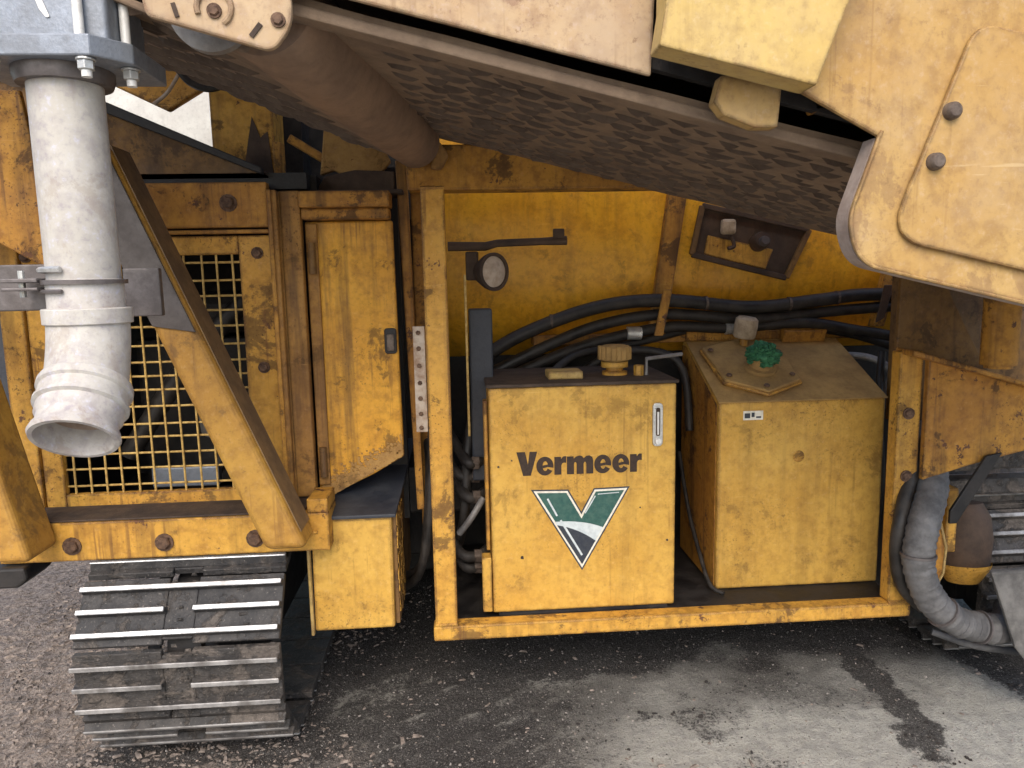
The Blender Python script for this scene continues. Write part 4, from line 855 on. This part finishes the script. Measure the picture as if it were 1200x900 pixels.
pan = MB().ext([(-1.2, 1.38, 2.40), (-0.5, 1.38, 2.23), (2.0, 1.38, 1.56), (2.0, 1.38, 1.60), (-0.5, 1.38, 2.30), (-1.2, 1.38, 2.5)], (0, 1.10, 0)); obj('conveyor_shade_bed', pan, 'oldbrown', Cn)  # bed plate out of view, added above the belt to shade the panel
obj('far_side_plate', MB().prism([(-1.2, 2.28), (-0.3, 2.04), (2.0, 1.47), (2.0, 2.2), (-1.2, 2.8)], 2.49, 2.505), 'grimy', Cn)
obj('inner_rail', MB().ext([(-0.5, 1.36, 2.075), (2.0, 1.36, 1.465), (2.0, 1.36, 1.51), (-0.5, 1.36, 2.12)], (0, 0.02, 0)), 'dark', Cn)
bpl = obj('bearing_plate', MB().prism(round_poly([(-0.56, 2.30), (-0.50, 1.943), (-0.297, 1.886), (-0.262, 1.930), (-0.268, 2.30)], [0, .01, .02, .025, 0]), 1.335, 1.350), 'pink', Cn, 0.004, label='pinkish bearing plate with slots and bolts')
for (x, z) in ((-0.285, 1.936), (-0.388, 1.950)): bolt((x, 1.335, z), bpl, 'rustbolt', 0.009, 0.008)
obj('slot', bar((-0.331, 1.910), (-0.314, 1.930), 0.008, 1.332, 1.3345), 'oldbrown', bpl); obj('slot', bar((-0.448, 1.940), (-0.454, 1.962), 0.007, 1.332, 1.3345), 'oldbrown', bpl)
obj('weld_curl', MB().tube([(-0.388+0.028*math.cos(a), 1.333, 1.955+0.028*math.sin(a)) for a in [R(-60+20*i) for i in range(14)]], 0.005, 8), 'pink', bpl, smooth=True)
obj('pulley_face', MB().lathe([(0, -.008), (.06, -.006), (.072, 0), (.072, .02), (0, .02)], (-0.425, 1.43, 1.985), (0, 1, 0), 32), 'alu2', Cn, smooth=True)
obj('crust_lump', MB().prism([(-0.075, 1.85), (-0.04, 1.845), (-0.015, 1.89), (-0.03, 1.915), (-0.07, 1.96), (-0.06, 1.90)], 2.40, 2.44), 'dustdrip', Cn, 0.01)

# ================================================================== WHITE DROP PIPE
Pp = thing('drop_pipe', (-0.715, 1.5, 1.2), 'white drop pipe with elbow mouth bolted under a grey tie-rod cylinder', 'pipe')
px_, py_ = -0.716, 1.50
obj('pipe', MB().lathe([(.055, 1.5), (.064, 1.50), (.064, 1.88), (.055, 1.88)], (px_, py_, 0), (0, 0, 1), 40), 'pvc', Pp, smooth=True)
obj('collar', MB().lathe([(.064, 1.872), (.080, 1.872), (.085, 1.885), (.085, 1.90), (.05, 1.90)], (px_, py_, 0), (0, 0, 1), 40), 'clamp', Pp, smooth=True)
obj('sleeve', MB().lathe([(.0645, 1.445), (.0675, 1.445), (.0675, 1.515), (.0645, 1.517), (.0645, 1.445)], (px_, py_, 0), (0, 0, 1), 40), 'pvc2', Pp, smooth=True)
# elbow: turns from straight down to towards the camera, a little left
el = MB(); path = []; d1 = Vector((0.03, -0.60, -0.74)).normalized(); c0 = Vector((px_, py_, 1.455))
for i in range(9):
    t = i/8; path.append(c0+Vector((0, 0, -0.112))*t*(1-t*0.35)*1.3+d1*0.068*t*t)
el.tube(path, [0.0725]*9, 40, False); elb = obj('elbow', el, 'pvc', Pp, smooth=True)
obj('elbow_band', MB().lathe([(.070, 1.432), (.0785, 1.432), (.0785, 1.462), (.066, 1.463), (.066, 1.432)], (px_, py_, 0), (0, 0, 1), 40), 'pvc', elb, 0.002, smooth=True)
e0 = path[-1]
obj('coupling', MB().lathe([(.071, -.012), (.080, -.012), (.083, -.004), (.083, .006), (.078, .010), (.078, .032), (.082, .034), (.082, .040), (.075, .044)], e0, d1, 44), 'pvc', Pp, smooth=True)
cl = obj('mouth_ring', MB().lathe([(.074, .036), (.075, .044), (.075, .060), (.070, .066), (.070, .082), (.075, .090), (.078, .100), (.075, .106), (.067, .106), (.064, .10), (.060, .06), (.058, .02)], e0, d1, 48), 'pvc2', Pp, smooth=True)
obj('mouth_inside', MB().lathe([(.0595, .055), (.056, .0), (.0, -.01)], e0, d1, 40), 'pvcin', Pp, smooth=True)
# clamp strap and bracket
st = obj('strap', MB().lathe([(.068, 1.508), (.075, 1.508), (.075, 1.516), (.068, 1.516), (.068, 1.508)], (px_, py_, 0), (0, 0, 1), 40), 'clamp', Pp, smooth=True)
def ring_tab(z, h, rr, mat):
    a = [R(150+6*i) for i in range(20)]
    return obj('strap_tab', MB().tube([(px_+rr*math.cos(t), py_+rr*math.sin(t), z) for t in a], h, 6), mat, st, smooth=True)
ring_tab(1.535, 0.006, 0.072, 'bright'); ring_tab(1.495, 0.004, 0.073, 'clamp')
obj('strap_lug', MB().box(px_-0.125, px_-0.06, py_-0.055, py_+0.02, 1.512, 1.520).box(px_-0.125, px_-0.06, py_-0.055, py_+0.02, 1.497, 1.503), 'clamp', st, 0.002)
obj('strap_bolt', MB().cyl((px_-0.105, py_-0.02, 1.485), (px_-0.105, py_-0.02, 1.535), 0.006, 8), 'bright', st, smooth=True)
obj('bracket', MB().box(-1.36, px_-0.082, py_+0.03, py_+0.05, 1.458, 1.548).box(-1.36, -1.34, py_+0.05, 2.14, 1.458, 1.548), 'clamp', Pp, 0.003)
obj('bracket', MB().box(-0.80, -0.715, 1.86, 1.88, 1.43, 1.545), 'clamp', Pp, 0.003)
# tie-rod cylinder above
fl = obj('end_plate', MB().ext([(px_-0.155, py_-0.075, 1.898), (px_-0.095, py_-0.105, 1.898), (px_+0.095, py_-0.105, 1.898), (px_+0.145, py_-0.045, 1.898), (px_+0.145, py_+0.11, 1.898), (px_-0.155, py_+0.11, 1.898)], (0, 0, 0.036)), 'alu', Pp, 0.003)
cyb = obj('cylinder_body', MB().prism(round_poly([(px_-0.125, py_-0.082), (px_+0.118, py_-0.082), (px_+0.118, py_+0.09), (px_-0.125, py_+0.09)], 0.012), 0, 0.4), 'alu', Pp) if False else None
cyl_b = MB().ext([(x, y, 1.934) for x, y in round_poly([(px_-0.12, py_-0.078), (px_+0.118, py_-0.078), (px_+0.118, py_+0.09), (px_-0.12, py_+0.09)], 0.012)], (0, 0, 0.45)); obj('cylinder_body', cyl_b, 'alu', Pp, smooth=True)
for (x, y) in ((px_-0.082, py_-0.090), (px_+0.075, py_-0.090), (px_+0.128, py_-0.03), (px_-0.138, py_+0.05)):
    obj('tie_rod', MB().cyl((x, y, 1.934), (x, y, 2.40), 0.0085, 12), 'rod', Pp, smooth=True)
for (x, y) in ((px_-0.080, py_-0.088), (px_+0.080, py_-0.088), (px_+0.128, py_-0.02)):
    nt = obj('nut', MB().tube([(x, y, 1.897), (x, y, 1.893)], 0.0165, 14).tube([(x, y, 1.8928), (x, y, 1.878)], 0.0145, 6), 'bright', Pp, 0.001)
    obj('stud', MB().cyl((x, y, 1.8775), (x, y, 1.866), 0.009, 10), 'rod', Pp, smooth=True)
obj('paint_smear', MB().prism(round_poly([(px_-0.005, 2.014), (px_+0.003, 2.018), (px_+0.010, 2.002), (px_+0.017, 1.985), (px_+0.023, 1.968), (px_+0.017, 1.967), (px_+0.006, 1.982), (px_+0.001, 2.0)], 0.004), py_-0.0805, py_-0.079), 'rod', Pp)
obj('side_cap', MB().lathe([(0, -.03), (.045, -.028), (.055, -.01), (.055, .05)], (px_-0.165, py_-0.02, 2.01), (0, 1, 0.1), 24), 'alu2', Pp, smooth=True)
